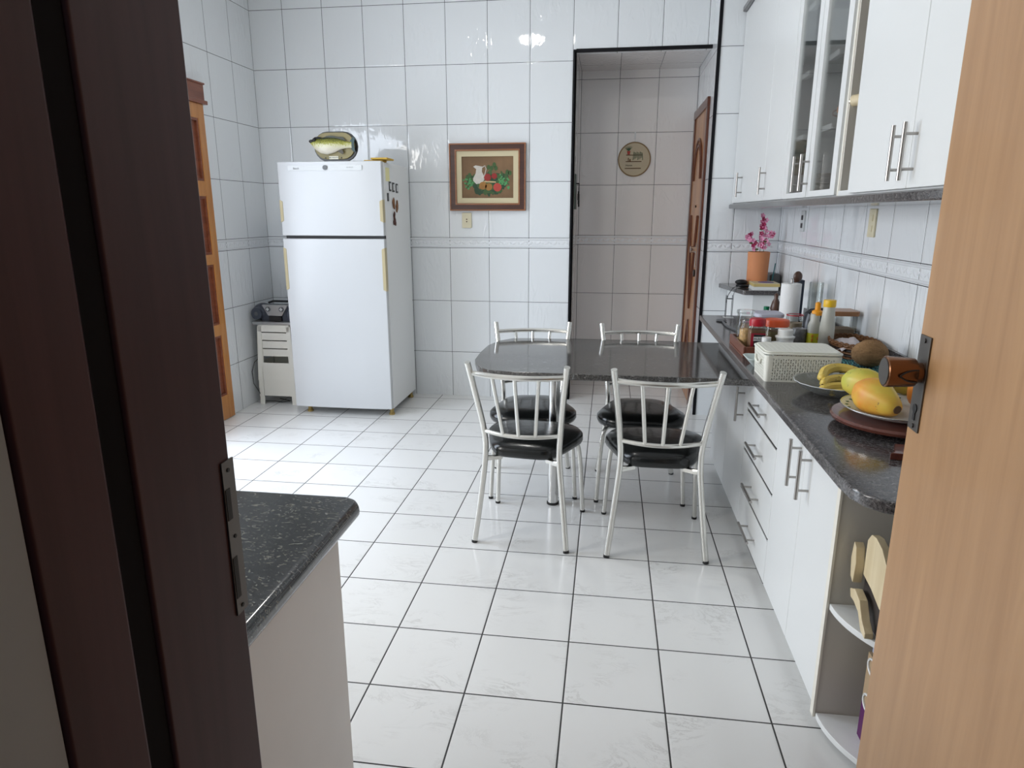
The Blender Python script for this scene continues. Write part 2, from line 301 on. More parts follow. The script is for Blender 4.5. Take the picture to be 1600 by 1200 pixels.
# ------------------------------------------------------------------ mesh helpers
class MB:
    def __init__(s): s.v = []; s.f = []
    def add(s, v, f, mx=None):
        k = len(s.v)
        s.v += [tuple(mx @ Vector(p)) if mx else tuple(p) for p in v]
        s.f += [tuple(i + k for i in q) for q in f]; return s
    def box(s, a, b, mx=None):
        x0, x1 = sorted((a[0], b[0])); y0, y1 = sorted((a[1], b[1])); z0, z1 = sorted((a[2], b[2]))
        v = [(x0, y0, z0), (x1, y0, z0), (x1, y1, z0), (x0, y1, z0), (x0, y0, z1), (x1, y0, z1), (x1, y1, z1), (x0, y1, z1)]
        return s.add(v, [(0, 3, 2, 1), (4, 5, 6, 7), (0, 1, 5, 4), (1, 2, 6, 5), (2, 3, 7, 6), (3, 0, 4, 7)], mx)
    def prism(s, poly, z0, z1, mx=None):
        n = len(poly)
        v = [(x, y, z0) for x, y in poly] + [(x, y, z1) for x, y in poly]
        f = [tuple(range(n - 1, -1, -1)), tuple(range(n, 2 * n))] + [(i, (i + 1) % n, n + (i + 1) % n, n + i) for i in range(n)]
        return s.add(v, f, mx)
    def loft(s, rings, cap=True, mx=None, closed=True):
        n = len(rings[0]); v = [p for r in rings for p in r]; f = []
        for k in range(len(rings) - 1):
            for i in range(n if closed else n - 1):
                j = (i + 1) % n
                f.append((k * n + i, k * n + j, (k + 1) * n + j, (k + 1) * n + i))
        if cap: f += [tuple(range(n - 1, -1, -1)), tuple(range((len(rings) - 1) * n, len(rings) * n))]
        return s.add(v, f, mx)
    def lathe(s, prof, c=(0, 0, 0), n=28, mx=None, cap=True):
        rings = [[(c[0] + r * math.cos(2 * PI * i / n), c[1] + r * math.sin(2 * PI * i / n), c[2] + z) for i in range(n)] for r, z in prof]
        return s.loft(rings, cap, mx)
    def cyl(s, p0, p1, r, r1=None, n=14): return s.tube([p0, p1], [r, r if r1 is None else r1], n)
    def tube(s, pts, r, n=12, closed=False):
        P = [Vector(p) for p in pts]; k = len(P)
        R = r if isinstance(r, (list, tuple)) else [r] * k
        rings = []; ref = None
        for i in range(k):
            if closed: t = P[(i + 1) % k] - P[i - 1]
            else: t = (P[min(i + 1, k - 1)] - P[max(i - 1, 0)])
            t.normalize()
            if ref is None:
                ref = Vector((0, 0, 1)) if abs(t.z) < 0.9 else Vector((1, 0, 0))
                ref = (ref - t * ref.dot(t)).normalized()
            else:
                ref = (ref - t * ref.dot(t)).normalized()
            b = t.cross(ref)
            rings.append([tuple(P[i] + (ref * math.cos(2 * PI * j / n) + b * math.sin(2 * PI * j / n)) * R[i]) for j in range(n)])
        if closed: rings.append(rings[0]); return s.loft(rings, False)
        return s.loft(rings)
    def ell(s, c, rx, ry, rz, n=16, m=10, mx=None):
        rings = []
        for k in range(1, m):
            a = -PI / 2 + PI * k / m
            rings.append([(c[0] + rx * math.cos(a) * math.cos(2 * PI * i / n), c[1] + ry * math.cos(a) * math.sin(2 * PI * i / n), c[2] + rz * math.sin(a)) for i in range(n)])
        v = [p for r in rings for p in r]; q = len(v)
        v += [(c[0], c[1], c[2] - rz), (c[0], c[1], c[2] + rz)]; f = []
        for k in range(m - 2):
            for i in range(n):
                j = (i + 1) % n; f.append((k * n + i, k * n + j, (k + 1) * n + j, (k + 1) * n + i))
        for i in range(n):
            j = (i + 1) % n; f.append((q, j, i)); f.append((q + 1, (m - 2) * n + i, (m - 2) * n + j))
        return s.add(v, f, mx)
    def plate(s, pts, th):              # flat polygon in the xz plane facing -y, given depth th; pts (x, y, z)
        n = len(pts); v = [tuple(p) for p in pts] + [(p[0], p[1] + th, p[2]) for p in pts]
        return s.add(v, [tuple(range(n)), tuple(range(2 * n - 1, n - 1, -1))] + [(i, n + i, n + (i + 1) % n, (i + 1) % n) for i in range(n)])
    def build(s, name, m, parent=None, org=None, bevel=0, seg=2, flat=False, sub=0, ang=35):
        root = parent
        while root is not None and root.parent is not None: root = root.parent
        if root is not None: o_ = Vector(root.location)
        else: o_ = Vector(org) if org is not None else Vector((0, 0, 0))
        me = bpy.data.meshes.new(name)
        me.from_pydata([(Vector(p) - o_)[:] for p in s.v], [], s.f); me.validate(); me.update()
        import bmesh
        bm = bmesh.new(); bm.from_mesh(me); bmesh.ops.recalc_face_normals(bm, faces=bm.faces); bm.to_mesh(me); bm.free()
        if not flat:
            me.shade_smooth(); me.set_sharp_from_angle(angle=math.radians(ang))
        me.materials.append(m)
        o = bpy.data.objects.new(name, me); COL.objects.link(o)
        if parent is not None: o.parent = parent
        else: o.location = o_
        if bevel:
            b = o.modifiers.new('bevel', 'BEVEL'); b.width = bevel; b.segments = seg; b.limit_method = 'ANGLE'; b.angle_limit = math.radians(40)
            b.harden_normals = True
        if sub:
            b = o.modifiers.new('sub', 'SUBSURF'); b.levels = sub; b.render_levels = sub
        return o
def tag(o, label=None, cat=None, group=None, kind=None):
    if label: o['label'] = label
    if cat: o['category'] = cat
    if group: o['group'] = group
    if kind: o['kind'] = kind
    return o
def thing(name, loc, label, cat, group=None, rz=0):
    o = bpy.data.objects.new(name, None); COL.objects.link(o); o.location = loc; o.rotation_euler = (0, 0, rz)
    o.empty_display_size = 0.05
    return tag(o, label, cat, group)
def struct(o, label=None):
    o['kind'] = 'structure'
    if label: o['label'] = label
    return o
def S(name, mb, m, label=None, bevel=0, flat=True, org=None):
    return struct(mb.build(name, m, None, org, bevel=bevel, flat=flat and not bevel), label)
def copy_tree(o, parent=None):
    c = o.copy(); COL.objects.link(c); c.parent = parent
    for ch in list(o.children): copy_tree(ch, c)
    return c
def text(body, size, m, parent, loc, rot, name='lettering', ext=0.0004, align='CENTER'):
    cu = bpy.data.curves.new(name, 'FONT'); cu.body = body; cu.size = size; cu.extrude = ext; cu.align_x = align; cu.align_y = 'CENTER'
    t = bpy.data.objects.new('tmp_text', cu); COL.objects.link(t)
    dg = bpy.context.evaluated_depsgraph_get()
    me = bpy.data.meshes.new_from_object(t.evaluated_get(dg))
    bpy.data.objects.remove(t, do_unlink=True)
    root = parent
    while root.parent is not None: root = root.parent
    mx = Matrix.Translation(Vector(loc) - Vector(root.location)) @ rot.to_4x4()
    me.transform(mx); me.materials.clear(); me.materials.append(m); me.name = name
    o = bpy.data.objects.new(name, me); COL.objects.link(o); o.parent = parent
    return o
R_FRONT = Matrix(((1, 0, 0), (0, 0, -1), (0, 1, 0)))      # text facing -y
def arcpts(cx, cy, r, a0, a1, n):
    return [(cx + r * math.cos(a0 + (a1 - a0) * i / n), cy + r * math.sin(a0 + (a1 - a0) * i / n)) for i in range(n + 1)]
def rrect(x0, y0, x1, y1, r, n=5):
    p = []
    for cx, cy, a in ((x1 - r, y0 + r, -PI / 2), (x1 - r, y1 - r, 0), (x0 + r, y1 - r, PI / 2), (x0 + r, y0 + r, PI)):
        p += arcpts(cx, cy, r, a, a + PI / 2, n)
    return p

# ------------------------------------------------------------------ the room
XL, XR, YB, YS, YD, CZ = -2.049, 1.881, 3.523, 3.223, 4.24, 3.14
PXL, PXR, PZ = 0.425, 1.385, 2.60
S('floor', MB().box((XL - 0.6, -3.4, -0.1), (XR + 0.2, YD + 0.1, 0)), FLOOR, 'white marble-look floor tiles with dark grout')
S('ceiling', MB().box((XL - 0.2, -3.4, CZ), (XR + 0.2, YD + 0.1, CZ + 0.1)), PLASTER)
S('wall_back', MB().box((XL - 0.2, YB, 0), (PXL, YB + 0.1, CZ)).box((PXL, YB, PZ), (PXR, YB + 0.1, CZ)), T_BACK, 'white tiled back wall with grid of dark grout')
S('wall_stub', MB().box((PXR, YS, 0), (XR + 0.1, YS + 0.12, CZ)), T_STUB, 'short white tiled wall beside the passage')
S('wall_right', MB().box((XR, -1.38, 0), (XR + 0.1, YS + 0.1, CZ)), T_RIGHT, 'white tiled wall behind the counter')
# left wall with a doorway (hidden behind the near frame) letting daylight in, and an added unseen opening for the fill light
mb = MB()
mb.box((XL - 0.15, 2.05, 0), (XL, YB + 0.1, CZ)); mb.box((XL - 0.15, 0.65, 2.25), (XL, 2.05, CZ))
mb.box((XL - 0.15, 0.0, 0), (XL, 0.65, CZ)); mb.box((XL - 0.15, -1.1, 0), (XL, 0.0, 1.05)); mb.box((XL - 0.15, -1.1, 2.35), (XL, 0.0, CZ))
mb.box((XL - 0.15, -1.5, 0), (XL, -1.1, CZ))
S('wall_left', mb, T_LEFT, 'white tiled left wall')
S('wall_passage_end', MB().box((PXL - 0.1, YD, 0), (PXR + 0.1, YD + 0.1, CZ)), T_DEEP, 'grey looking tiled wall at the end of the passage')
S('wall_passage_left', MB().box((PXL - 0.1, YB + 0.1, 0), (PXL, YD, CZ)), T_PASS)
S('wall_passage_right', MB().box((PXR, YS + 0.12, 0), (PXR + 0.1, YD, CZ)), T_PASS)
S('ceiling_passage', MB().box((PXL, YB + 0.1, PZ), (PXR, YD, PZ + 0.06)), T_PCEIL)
# wall with the doorway the photograph is taken through
DJX, DHX, DY0, DY1 = 0.4555, 1.235, -1.53, -1.38
S('wall_front', MB().box((XL - 0.15, DY0, 0), (DJX - 0.03, DY1, CZ)).box((DHX, DY0, 0), (XR + 0.2, DY1, CZ)).box((DJX - 0.03, DY0, 2.3), (DHX, DY1, CZ)), T_NEAR)
S('wall_corridor_left', MB().box((DJX - 0.12, -3.3, 0), (DJX - 0.001, DY0 - 0.005, CZ)), GREYWALL, 'grey plastered corridor wall beside the dark frame')
# trims
S('trim_1', MB().box((PXL - 0.012, YB - 0.006, 0), (PXL + 0.008, YB + 0.0, PZ + 0.01)).box((PXL, YB - 0.006, 0), (PXL + 0.008, YB + 0.1, PZ)), BLACKTRIM, 'black edge strip down the left of the passage opening')
S('trim_2', MB().box((PXL + 0.008, YB - 0.006, PZ - 0.008), (PXR, YB + 0.02, PZ + 0.014)), BLACKTRIM, 'black edge strip along the top of the passage opening')
S('trim_3', MB().box((PXR - 0.008, YS - 0.006, 0), (PXR + 0.014, YS + 0.006, CZ)), BLACKTRIM, 'black corner strip on the short wall')
def border(name, u0, u1, fixed, axis, sgn):
    # listello: two rounded rails and a row of slanted leaves between them
    mb = MB(); z0, z1 = 1.2034, 1.2836
    def P(u, z, d): return (u, fixed + sgn * d, z) if axis == 'x' else (fixed + sgn * d, u, z)
    for zc, hh in ((z0 + 0.012, 0.007), (z1 - 0.012, 0.007)):
        prof = [(-hh, 0.0), (-hh * 0.6, 0.004), (0, 0.0055), (hh * 0.6, 0.004), (hh, 0.0)]
        rings = [[P(u, zc + a, b) for a, b in prof] for u in (u0, u1)]
        mb.loft(rings, False, closed=False)
    u = u0 + 0.02; k = 0
    while u < u1 - 0.02:
        for s_, w, hgt, tilt in ((0, 0.021, 0.016, 0.5), (0.033, 0.013, 0.008, -0.6)):
            c = u + s_
            ring = []
            for rr, d in ((1, 0.0), (0.75, 0.002), (0.35, 0.003)):
                pr = []
                for i in range(10):
                    a = 2 * PI * i / 10; x = w * rr * math.cos(a); y = hgt * rr * math.sin(a) * 0.75
                    pr.append(P(c + x * math.cos(tilt) - y * math.sin(tilt), (z0 + z1) / 2 + x * math.sin(tilt) + y * math.cos(tilt), d))
                ring.append(pr)
            mb.loft(ring, True)
        u += 0.0785 * 0.8; k += 1
    return S(name, mb, RELIEF, 'white relief border of leaves between two rails', flat=False)
border('trim_4', XL + 0.001, PXL - 0.015, YB, 'x', -1)
border('trim_5', PXR + 0.016, XR - 0.002, YS, 'x', -1)
border('trim_6', 0.0, YS - 0.005, XR, 'y', -1)
border('trim_7', 2.78, YB - 0.005, XL, 'y', 1)
border('trim_8', PXL + 0.005, PXR - 0.03, YD, 'x', -1)

# ceiling lamp: round fluorescent fitting, the room's own light
lamp = thing('ceiling_lamp', (-0.1, 1.75, CZ), 'round white ceiling lamp over the middle of the kitchen', 'lamp')
MB().lathe([(0.20, 0.0), (0.20, -0.02), (0.17, -0.03)], (-0.1, 1.75, CZ), 32).build('lamp_base', WHITEP, lamp)
EM = bpy.data.materials.new('lamp_glow'); EM.use_nodes = True
_n = EM.node_tree.nodes; _b = _n['Principled BSDF']; _b.inputs['Base Color'].default_value = (0.9, 0.9, 0.9, 1)
_b.inputs['Emission Color'].default_value = (1.0, 0.985, 0.94, 1); _b.inputs['Emission Strength'].default_value = 92
MB().lathe([(0.11, -0.03), (0.115, -0.045), (0.10, -0.065), (0.05, -0.078), (0.002, -0.08)], (-0.1, 1.75, CZ), 32).build('lamp_shade', EM, lamp)

# door 1: brown carved door in the passage's right wall
d1 = struct(thing('door_1', (PXR, 3.5, 0), None, None), 'honey and dark red carved wooden door in the passage')
x = PXR
MB().box((x - 0.020, 3.44, 0.0), (x, 3.505, 2.20)).box((x - 0.020, 4.17, 0), (x, 4.235, 2.20)).box((x - 0.022, 3.44, 2.20), (x, 4.235, 2.265)).build('door_frame', W_PDARK, d1, bevel=0.004)
lf = MB().box((x - 0.010, 3.505, 0.005), (x - 0.001, 4.17, 2.20)).build('door_leaf', W_PDOOR, d1)
mb = MB()
for off in (0, 0.045):
    mb.tube([(x - 0.013, 3.84 + (0.24 - off) * math.cos(a), 1.72 + (0.30 - off) * math.sin(a)) for a in [PI * i / 14 for i in range(15)]], 0.010, 6)
    mb.tube([(x - 0.013, 3.60 + off, 1.45), (x - 0.013, 3.72 + off, 1.05), (x - 0.013, 3.84, 0.72 + off)], 0.010, 6)
    mb.tube([(x - 0.013, 4.08 - off, 1.45), (x - 0.013, 3.96 - off, 1.05), (x - 0.013, 3.84, 0.72 + off)], 0.010, 6)
    mb.tube([(x - 0.013, 3.60 + off, 0.15), (x - 0.013, 3.84, 0.62 - off), (x - 0.013, 4.08 - off, 0.15)], 0.010, 6)
mb.build('moulding', W_PDARK, lf)
MB().cyl((x - 0.01, 3.62, 1.20), (x - 0.055, 3.62, 1.20), 0.022, 0.026).box((x - 0.016, 3.60, 1.06), (x - 0.009, 3.64, 1.25)).build('door_knob', CHROME, lf)
MB().cyl((x - 0.008, 3.62, 1.02), (x - 0.022, 3.62, 1.02), 0.028).build('lock', BLACK, lf)
MB().cyl((x - 0.008, 3.80, 1.52), (x - 0.017, 3.80, 1.52), 0.009).build('peephole', BLACK, lf)

# door 2: orange panelled door folded back against the left wall, with a red-brown cornice
d2 = struct(thing('door_2', (XL, 2.4, 0), None, None), 'orange varnished panelled door against the left wall with red-brown cornice')
x = XL
DW0, DW1 = 2.02, 2.725
mb = MB()
pans = [(0.18, 0.62), (0.70, 1.12), (1.19, 1.58), (1.68, 2.08)]
zs = [0.0] + [z for p in pans for z in p] + [2.175]
for y0, y1 in ((DW0, DW0 + 0.07), (2.655, DW1)): mb.box((x + 0.002, y0, 0.004), (x + 0.032, y1, 2.175))
for i in range(0, len(zs), 2): mb.box((x + 0.002, DW0 + 0.07, max(0.004, zs[i])), (x + 0.032, 2.655, zs[i + 1]))
lf2 = mb.build('door_leaf', W_ORANGE, d2, bevel=0.003)
for a, b in pans:
    mb = MB().box((x + 0.002, DW0 + 0.07, a), (x + 0.012, 2.655, b))
    for y0, y1, z0, z1 in ((2.64, 2.655, a, b), (DW0 + 0.07, DW0 + 0.085, a, b), (DW0 + 0.085, 2.64, a, a + 0.015), (DW0 + 0.085, 2.64, b - 0.015, b)):
        mb.box((x + 0.012, y0, z0), (x + 0.026, y1, z1))
    mb.build('panel', W_REDW, lf2)
MB().prism([(x + 0.002, DW0), (x + 0.05, DW0), (x + 0.05, 2.755), (x + 0.002, 2.755)], 2.175, 2.20).prism([(x + 0.002, DW0), (x + 0.038, DW0), (x + 0.038, 2.74), (x + 0.002, 2.74)], 2.20, 2.30).prism([(x + 0.002, DW0), (x + 0.045, DW0), (x + 0.045, 2.748), (x + 0.002, 2.748)], 2.30, 2.312).build('cornice', W_REDW, d2, bevel=0.003)

# door 4: frame around the camera's doorway (left jamb) ; door 3: the open leaf on the right
d4 = struct(thing('door_4', (DJX, DY1, 0), None, None), 'dark mahogany door frame with metal strike plate at the left edge')
MB().box((DJX - 0.008, -1.462, 0), (DJX, DY1 + 0.012, 2.28)).box((DJX - 0.028, DY0 - 0.004, 0), (DJX - 0.008, DY1 + 0.012, 2.28)).box((DJX - 0.010, DY0 - 0.004, 0), (DJX + 0.001, -1.482, 2.28)).build('door_jamb', W_MAHOG, d4, bevel=0.003)
MB().box((DJX - 0.008, -1.4815, 0), (DJX - 0.002, -1.4625, 2.28)).build('groove_shade', GROOVE_SHADE, d4)  # black strip paints the shade inside the groove of the jamb
MB().box((DHX - 0.001, DY0 - 0.004, 0), (DHX + 0.02, DY1, 2.28)).build('door_jamb', W_MAHOG, d4)
sp = MB().box((DJX, DY1 - 0.001, 1.183), (DJX + 0.0012, DY1 + 0.0135, 1.300)).build('strike_plate', PEWTER, d4)
mb = MB()
for a, b in ((1.257, 1.280), (1.196, 1.228)): mb.box((DJX + 0.0008, DY1 + 0.000, a), (DJX + 0.0016, DY1 + 0.0055, b))
for zc in (1.293, 1.243, 1.188): mb.cyl((DJX + 0.001, DY1 + 0.006, zc), (DJX + 0.0018, DY1 + 0.006, zc), 0.0015)
mb.build('strike_slot', GAPM, sp)

HX, HY, EX, EY = 1.205, -1.372, 1.2385, -0.575
ang = math.atan2(-(EX - HX), EY - HY)
L3 = math.hypot(EX - HX, EY - HY)
d3 = struct(thing('door_3', (0, 0, 0), None, None), 'open light brown veneer door with bronze knob at the right edge')
lf3 = MB().box((0, 0.004, 0.012), (0.035, L3, 2.14)).build('door_leaf', W_DOOR, d3, bevel=0.0025)
KZ = 1.209
pl = MB().box((-0.003, L3 - 0.050, KZ - 0.100), (0.0, L3 - 0.008, KZ + 0.062)).build('lock_plate', PEWTER, d3, bevel=0.001)
MB().cyl((-0.002, L3 - 0.03, KZ - 0.062), (-0.0045, L3 - 0.03, KZ - 0.062), 0.008).box((-0.0045, L3 - 0.034, KZ - 0.082), (-0.002, L3 - 0.026, KZ - 0.062)).build('keyhole', GAPM, pl)
for zc in (KZ + 0.054, KZ - 0.092): MB().cyl((-0.002, L3 - 0.03, zc), (-0.005, L3 - 0.03, zc), 0.004).build('screw', PEWTER, pl)
rings = []
NK = 40
for k, (d, r) in enumerate([(-0.003, 0.017), (-0.012, 0.017), (-0.014, 0.0235), (-0.020, 0.0245), (-0.045, 0.0255), (-0.052, 0.0262), (-0.058, 0.0262), (-0.0595, 0.0245)]):
    ring = []
    for i in range(NK):
        a = 2 * PI * i / NK
        dent = 0.0
        if 3 <= k <= 4: dent = 0.0045 * max(0, math.cos((a - PI) * 1.0)) ** 12 * (1 if k == 3 else 0.6)
        rr = r - dent
        ring.append((d, L3 - 0.03 + rr * math.cos(a), KZ + rr * math.sin(a)))
    rings.append(ring)
kb = MB().loft(rings).build('door_knob', COPPER, d3)
MB().lathe([(0.0225, 0), (0.0225, 0.001)], n=32, mx=Matrix.Translation((-0.0595, L3 - 0.03, KZ)) @ Matrix.Rotation(-PI / 2, 4, 'Y')).build('knob_cap', PEWTER, kb)
mb = MB()
for sg in (-1, 1):
    mb.tube([(-0.0145 - 0.028 * t, L3 - 0.03 - 0.0250 * math.cos(0.42 * sg * (1 - t ** 2.4)), KZ - 0.002 + 0.0250 * math.sin(0.42 * sg * (1 - t ** 2.4))) for t in [i / 10 for i in range(11)]], 0.0013, 6)
mb.build('groove', GAPM, kb)
d3.location = (HX, HY, 0); d3.rotation_euler = (0, 0, ang)

# ------------------------------------------------------------------ peninsula by the door (left foreground)
pen = thing('peninsula_counter', (-0.7, -0.95, 0), 'peninsula with black flecked granite top and white tiled side in left foreground', 'counter')
MB().box((-1.95, -1.375, 0.0), (0.168, -0.545, 0.84)).build('side_panel', MARBLE, pen, bevel=0.002)
mb = MB()
poly = [(-2.0, -1.375), (0.215, -1.375), (0.215, -0.535), (0.205, -0.512), (0.180, -0.50), (-2.0, -0.50)]
MB().prism(poly, 0.842, 0.882).build('countertop', GRAN_I, pen, bevel=0.0185, seg=5)

# ------------------------------------------------------------------ chairs and table
def sl(hw_r, hw_f, yr, yf, z, infl, n=36):
    # seat outline: narrow at the rear, wide round front
    out = []
    for i in range(n):
        a = 2 * PI * i / n
        cx, sy = math.cos(a), math.sin(a)
        ex = 0.62 if sy > 0 else 0.34
        cx = math.copysign(abs(cx) ** ex, cx); sy = math.copysign(abs(sy) ** (0.7 if sy > 0 else 0.45), sy)
        t = (sy + 1) / 2
        hw = hw_r + (hw_f - hw_r) * (min(1, t * 1.5) ** 1.1)
        out.append(((hw - infl) * cx, (yr + yf) / 2 + ((yf - yr) / 2 - infl) * sy, z))
    return out
def make_chair():
    c = thing('dining_chair', (0, 0, 0), 'x', 'chair', 'tubular metal chairs around the granite table')
    sm = c
    rings = [sl(.150, .236, .035, .465, .405, .03), sl(.150, .236, .035, .465, .408, .008), sl(.150, .236, .035, .465, .425, 0.0), sl(.150, .236, .035, .465, .448, .002),
             sl(.150, .236, .035, .465, .463, .016), sl(.150, .236, .035, .465, .474, .05), sl(.150, .236, .035, .465, .480, .10)]
    seat = MB().loft(rings).build('seat', VINYL, c, ang=80)
    def bez(p, n=14):
        # smooth polyline through points (Catmull-Rom)
        out = []; P = [Vector(q) for q in p]
        for i in range(len(P) - 1):
            p0 = P[max(i - 1, 0)]; p1 = P[i]; p2 = P[i + 1]; p3 = P[min(i + 2, len(P) - 1)]
            for k in range(n // 2):
                t = k / (n // 2)
                out.append(0.5 * ((2 * p1) + (-p0 + p2) * t + (2 * p0 - 5 * p1 + 4 * p2 - p3) * t * t + (-p0 + 3 * p1 - 3 * p2 + p3) * t ** 3))
        out.append(P[-1]); return out
    for s in (-1, 1):
        p = MB().tube(bez([(.212 * s, -0.005, .008), (.190 * s, .022, .20), (.168 * s, .035, .42), (.172 * s, .025, .54), (.196 * s, -.035, .74), (.212 * s, -.075, .862)]), 0.0135, 12).build('rear_post', CHAIRM, c)
        MB().cyl((.213 * s, -0.006, 0), (.212 * s, -0.005, .012), .0135).build('foot_cap', RUBBER, p)
        l = MB().tube(bez([(.13 * s, .34, .396), (.185 * s, .385, .385), (.205 * s, .41, .30), (.222 * s, .438, .008)]), 0.0115, 12).build('front_leg', CHAIRM, c)
        MB().cyl((.222 * s, .439, 0), (.222 * s, .438, .012), .0125).build('foot_cap', RUBBER, l)
    MB().tube([(.199 * t, -.055 - .052 * (1 - t * t), .812) for t in [-1 + i / 8 for i in range(17)]], 0.0115, 10).build('top_rail', CHAIRM, c)
    MB().tube([(.170 * t, .028 - .058 * (1 - t * t), .533) for t in [-1 + i / 8 for i in range(17)]], 0.0095, 10).build('lower_rail', CHAIRM, c)
    for tt, tb in ((-.50, -.42), (0.0, 0.0), (.50, .42)):
        MB().cyl((.199 * tt, -.055 - .052 * (1 - tt * tt), .812), (.170 * tb, .028 - .058 * (1 - tb * tb), .533), 0.0085, n=10).build('spindle', CHAIRM, c)
    MB().tube(bez([(-.168, .036, .405), (-.12, .10, .396), (-.13, .34, .396), (0, .36, .396), (.13, .34, .396), (.12, .10, .396), (.168, .036, .405)]), .009, 8).build('seat_frame', CHAIRM, c)
    for s in (-1, 1): MB().prism([(.168 * s, .028), (.168 * s, .046), (.10 * s, .085), (.10 * s, .070)][::s], .388, .404).build('bracket', CHAIRM, c)
    return c
ch = make_chair()
def put(o, loc, rz, label):
    o.location = loc; o.rotation_euler = (0, 0, rz); o['label'] = label
chs = [ch] + [copy_tree(ch) for _ in range(3)]
put(chs[0], (0.359, 0.982, 0), math.radians(-6), 'near left metal chair with black seat, its back to the viewer')
put(chs[1], (0.961, 0.949, 0), math.radians(0.8), 'near right metal chair with black seat, closest to the white drawers')
put(chs[2], (0.305, 1.955, 0), math.radians(180 + 7), 'metal chair with black seat behind the table, in front of the white back wall')
put(chs[3], (0.902, 1.968, 0), math.radians(180 + 1.5), 'metal chair with black seat behind the table, in front of the passage')

tb = thing('dining_table', (0.75, 1.57, 0), 'dark granite dining table with rounded end joined to the kitchen counter', 'table')
TZ = 0.775
poly = [(1.352, 1.145), (1.352, 2.005)]
poly += [(0.30, 2.005), (0.185, 1.985), (0.12, 1.90), (0.082, 1.76), (0.075, 1.57), (0.082, 1.39), (0.12, 1.25), (0.185, 1.165), (0.30, 1.145)]
MB().prism(poly[::-1], TZ - 0.03, TZ).build('tabletop', GRAN_T, tb, bevel=0.004, seg=3)
lg = MB().cyl((0.468, 1.475, 0.0), (0.468, 1.475, TZ - 0.03), 0.028, n=28).build('leg', CHROME, tb)
MB().cyl((0.468, 1.475, 0.0), (0.468, 1.475, 0.012), 0.031, n=28).build('foot_ring', RUBBER, lg)

# ------------------------------------------------------------------ fridge and what is on it
FX0, FX1, FY0, FY1, FZ = -1.578, -0.832, 2.815, 3.46, 1.812
fr = thing('refrigerator', ((FX0 + FX1) / 2, (FY0 + FY1) / 2, 0), 'white two-door refrigerator with beige side grips against the tiled wall', 'refrigerator')
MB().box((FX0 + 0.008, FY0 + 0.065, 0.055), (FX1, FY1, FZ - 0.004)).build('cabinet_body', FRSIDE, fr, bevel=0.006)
def fdoor(z0, z1, g0, g1):
    # the front bulges slightly; both edges carry a beige grip recess
    pts = []
    n = 12
    for i in range(n + 1):
        t = -1 + 2 * i / n; pts.append(((FX0 + FX1) / 2 + t * (FX1 - FX0) / 2, FY0 + 0.012 * abs(t) ** 3))
    pts += [(FX1, FY0 + 0.060), (FX0, FY0 + 0.060)]
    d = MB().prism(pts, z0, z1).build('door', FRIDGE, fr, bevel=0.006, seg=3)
    for s, xx in ((-1, FX0), (1, FX1)):
        poly = [(xx - s * 0.004 + s * 0.0, z0_) for z0_ in ()]
        xa = xx + s * 0.0015; xb = xx - s * 0.022
        MB().add([(xa, FY0 + 0.008, g0), (xb, FY0 + 0.006, g0 + 0.012), (xb, FY0 + 0.006, g1 - 0.012), (xa, FY0 + 0.008, g1),
                  (xa, FY0 + 0.055, g0), (xa, FY0 + 0.055, g1), (xb, FY0 + 0.012, g0 + 0.012), (xb, FY0 + 0.012, g1 - 0.012)],
                 [(0, 1, 2, 3), (0, 3, 5, 4), (0, 4, 6, 1), (3, 2, 7, 5), (1, 6, 7, 2), (4, 5, 7, 6)]).build('grip', BEIGE, d, bevel=0.003)
    return d
fd = fdoor(1.315, FZ, 1.405, 1.56)
fdoor(0.062, 1.295, 0.93, 1.235)
MB().box((FX0 + 0.02, FY0 + 0.03, 1.294), (FX1 - 0.004, FY0 + 0.066, 1.316)).build('gasket', GAPM, fr)
cs = MB().prism(rrect(FX0 + 0.085, 1.752, FX0 + 0.615, 1.786, 0.006), -0.003, 0.006, Matrix.Translation((0, FY0, 0)) @ Matrix(((1, 0, 0, 0), (0, 0, 1, 0), (0, 1, 0, 0), (0, 0, 0, 1)))).build('control_strip', LGREY, fd)
MB().cyl((FX0 + 0.355, FY0 - 0.002, 1.770), (FX0 + 0.355, FY0 - 0.012, 1.770), 0.0155, n=24).build('dial', DGREY, cs)
text('Bosch', 0.018, DGREY, cs, (FX0 + 0.145, FY0 - 0.0036, 1.766), R_FRONT)
text('NO FROST', 0.010, mat('faint_print', (0.42, 0.43, 0.43), .5), cs, (FX0 + 0.53, FY0 - 0.0036, 1.770), R_FRONT)
for px_ in (FX0 + 0.07, FX1 - 0.03):
    for py_ in (FY0 + 0.10, FY1 - 0.05):
        MB().cyl((px_, py_, 0), (px_, py_, 0.058), 0.016).cyl((px_, py_, 0), (px_, py_, 0.014), 0.022).build('foot', BRASSF, fr)

# mounted fish trophy standing on the fridge against the wall
FY = 3.14
fi = thing('fish_trophy', (-1.29, FY, FZ), 'mounted green and white fish on an oval olive plaque standing on the fridge', 'ornament')
def oval(hw, hz, n=10):
    p = []
    for cx, a0 in ((hw - hz, -PI / 2), (-(hw - hz), PI / 2)):
        p += [(cx + hz * math.cos(a0 + PI * i / n), hz * math.sin(a0 + PI * i / n)) for i in range(n + 1)]
    return p
PLQ = mat('plaque_olive', (0.25, 0.21, 0.09), 0.5, var=0.15, vscale=15)
def XZ(y): return Matrix(((1, 0, 0, 0), (0, 0, 1, y), (0, 1, 0, 0), (0, 0, 0, 1)))
cz_ = FZ + 0.104
cx_ = -1.275
mxp = Matrix.Translation((cx_, 0, cz_)) @ XZ(FY)
MB().prism(oval(0.165, 0.104), 0.0, 0.02, mxp).build('plaque_rim', BLACK, fi, bevel=0.003)
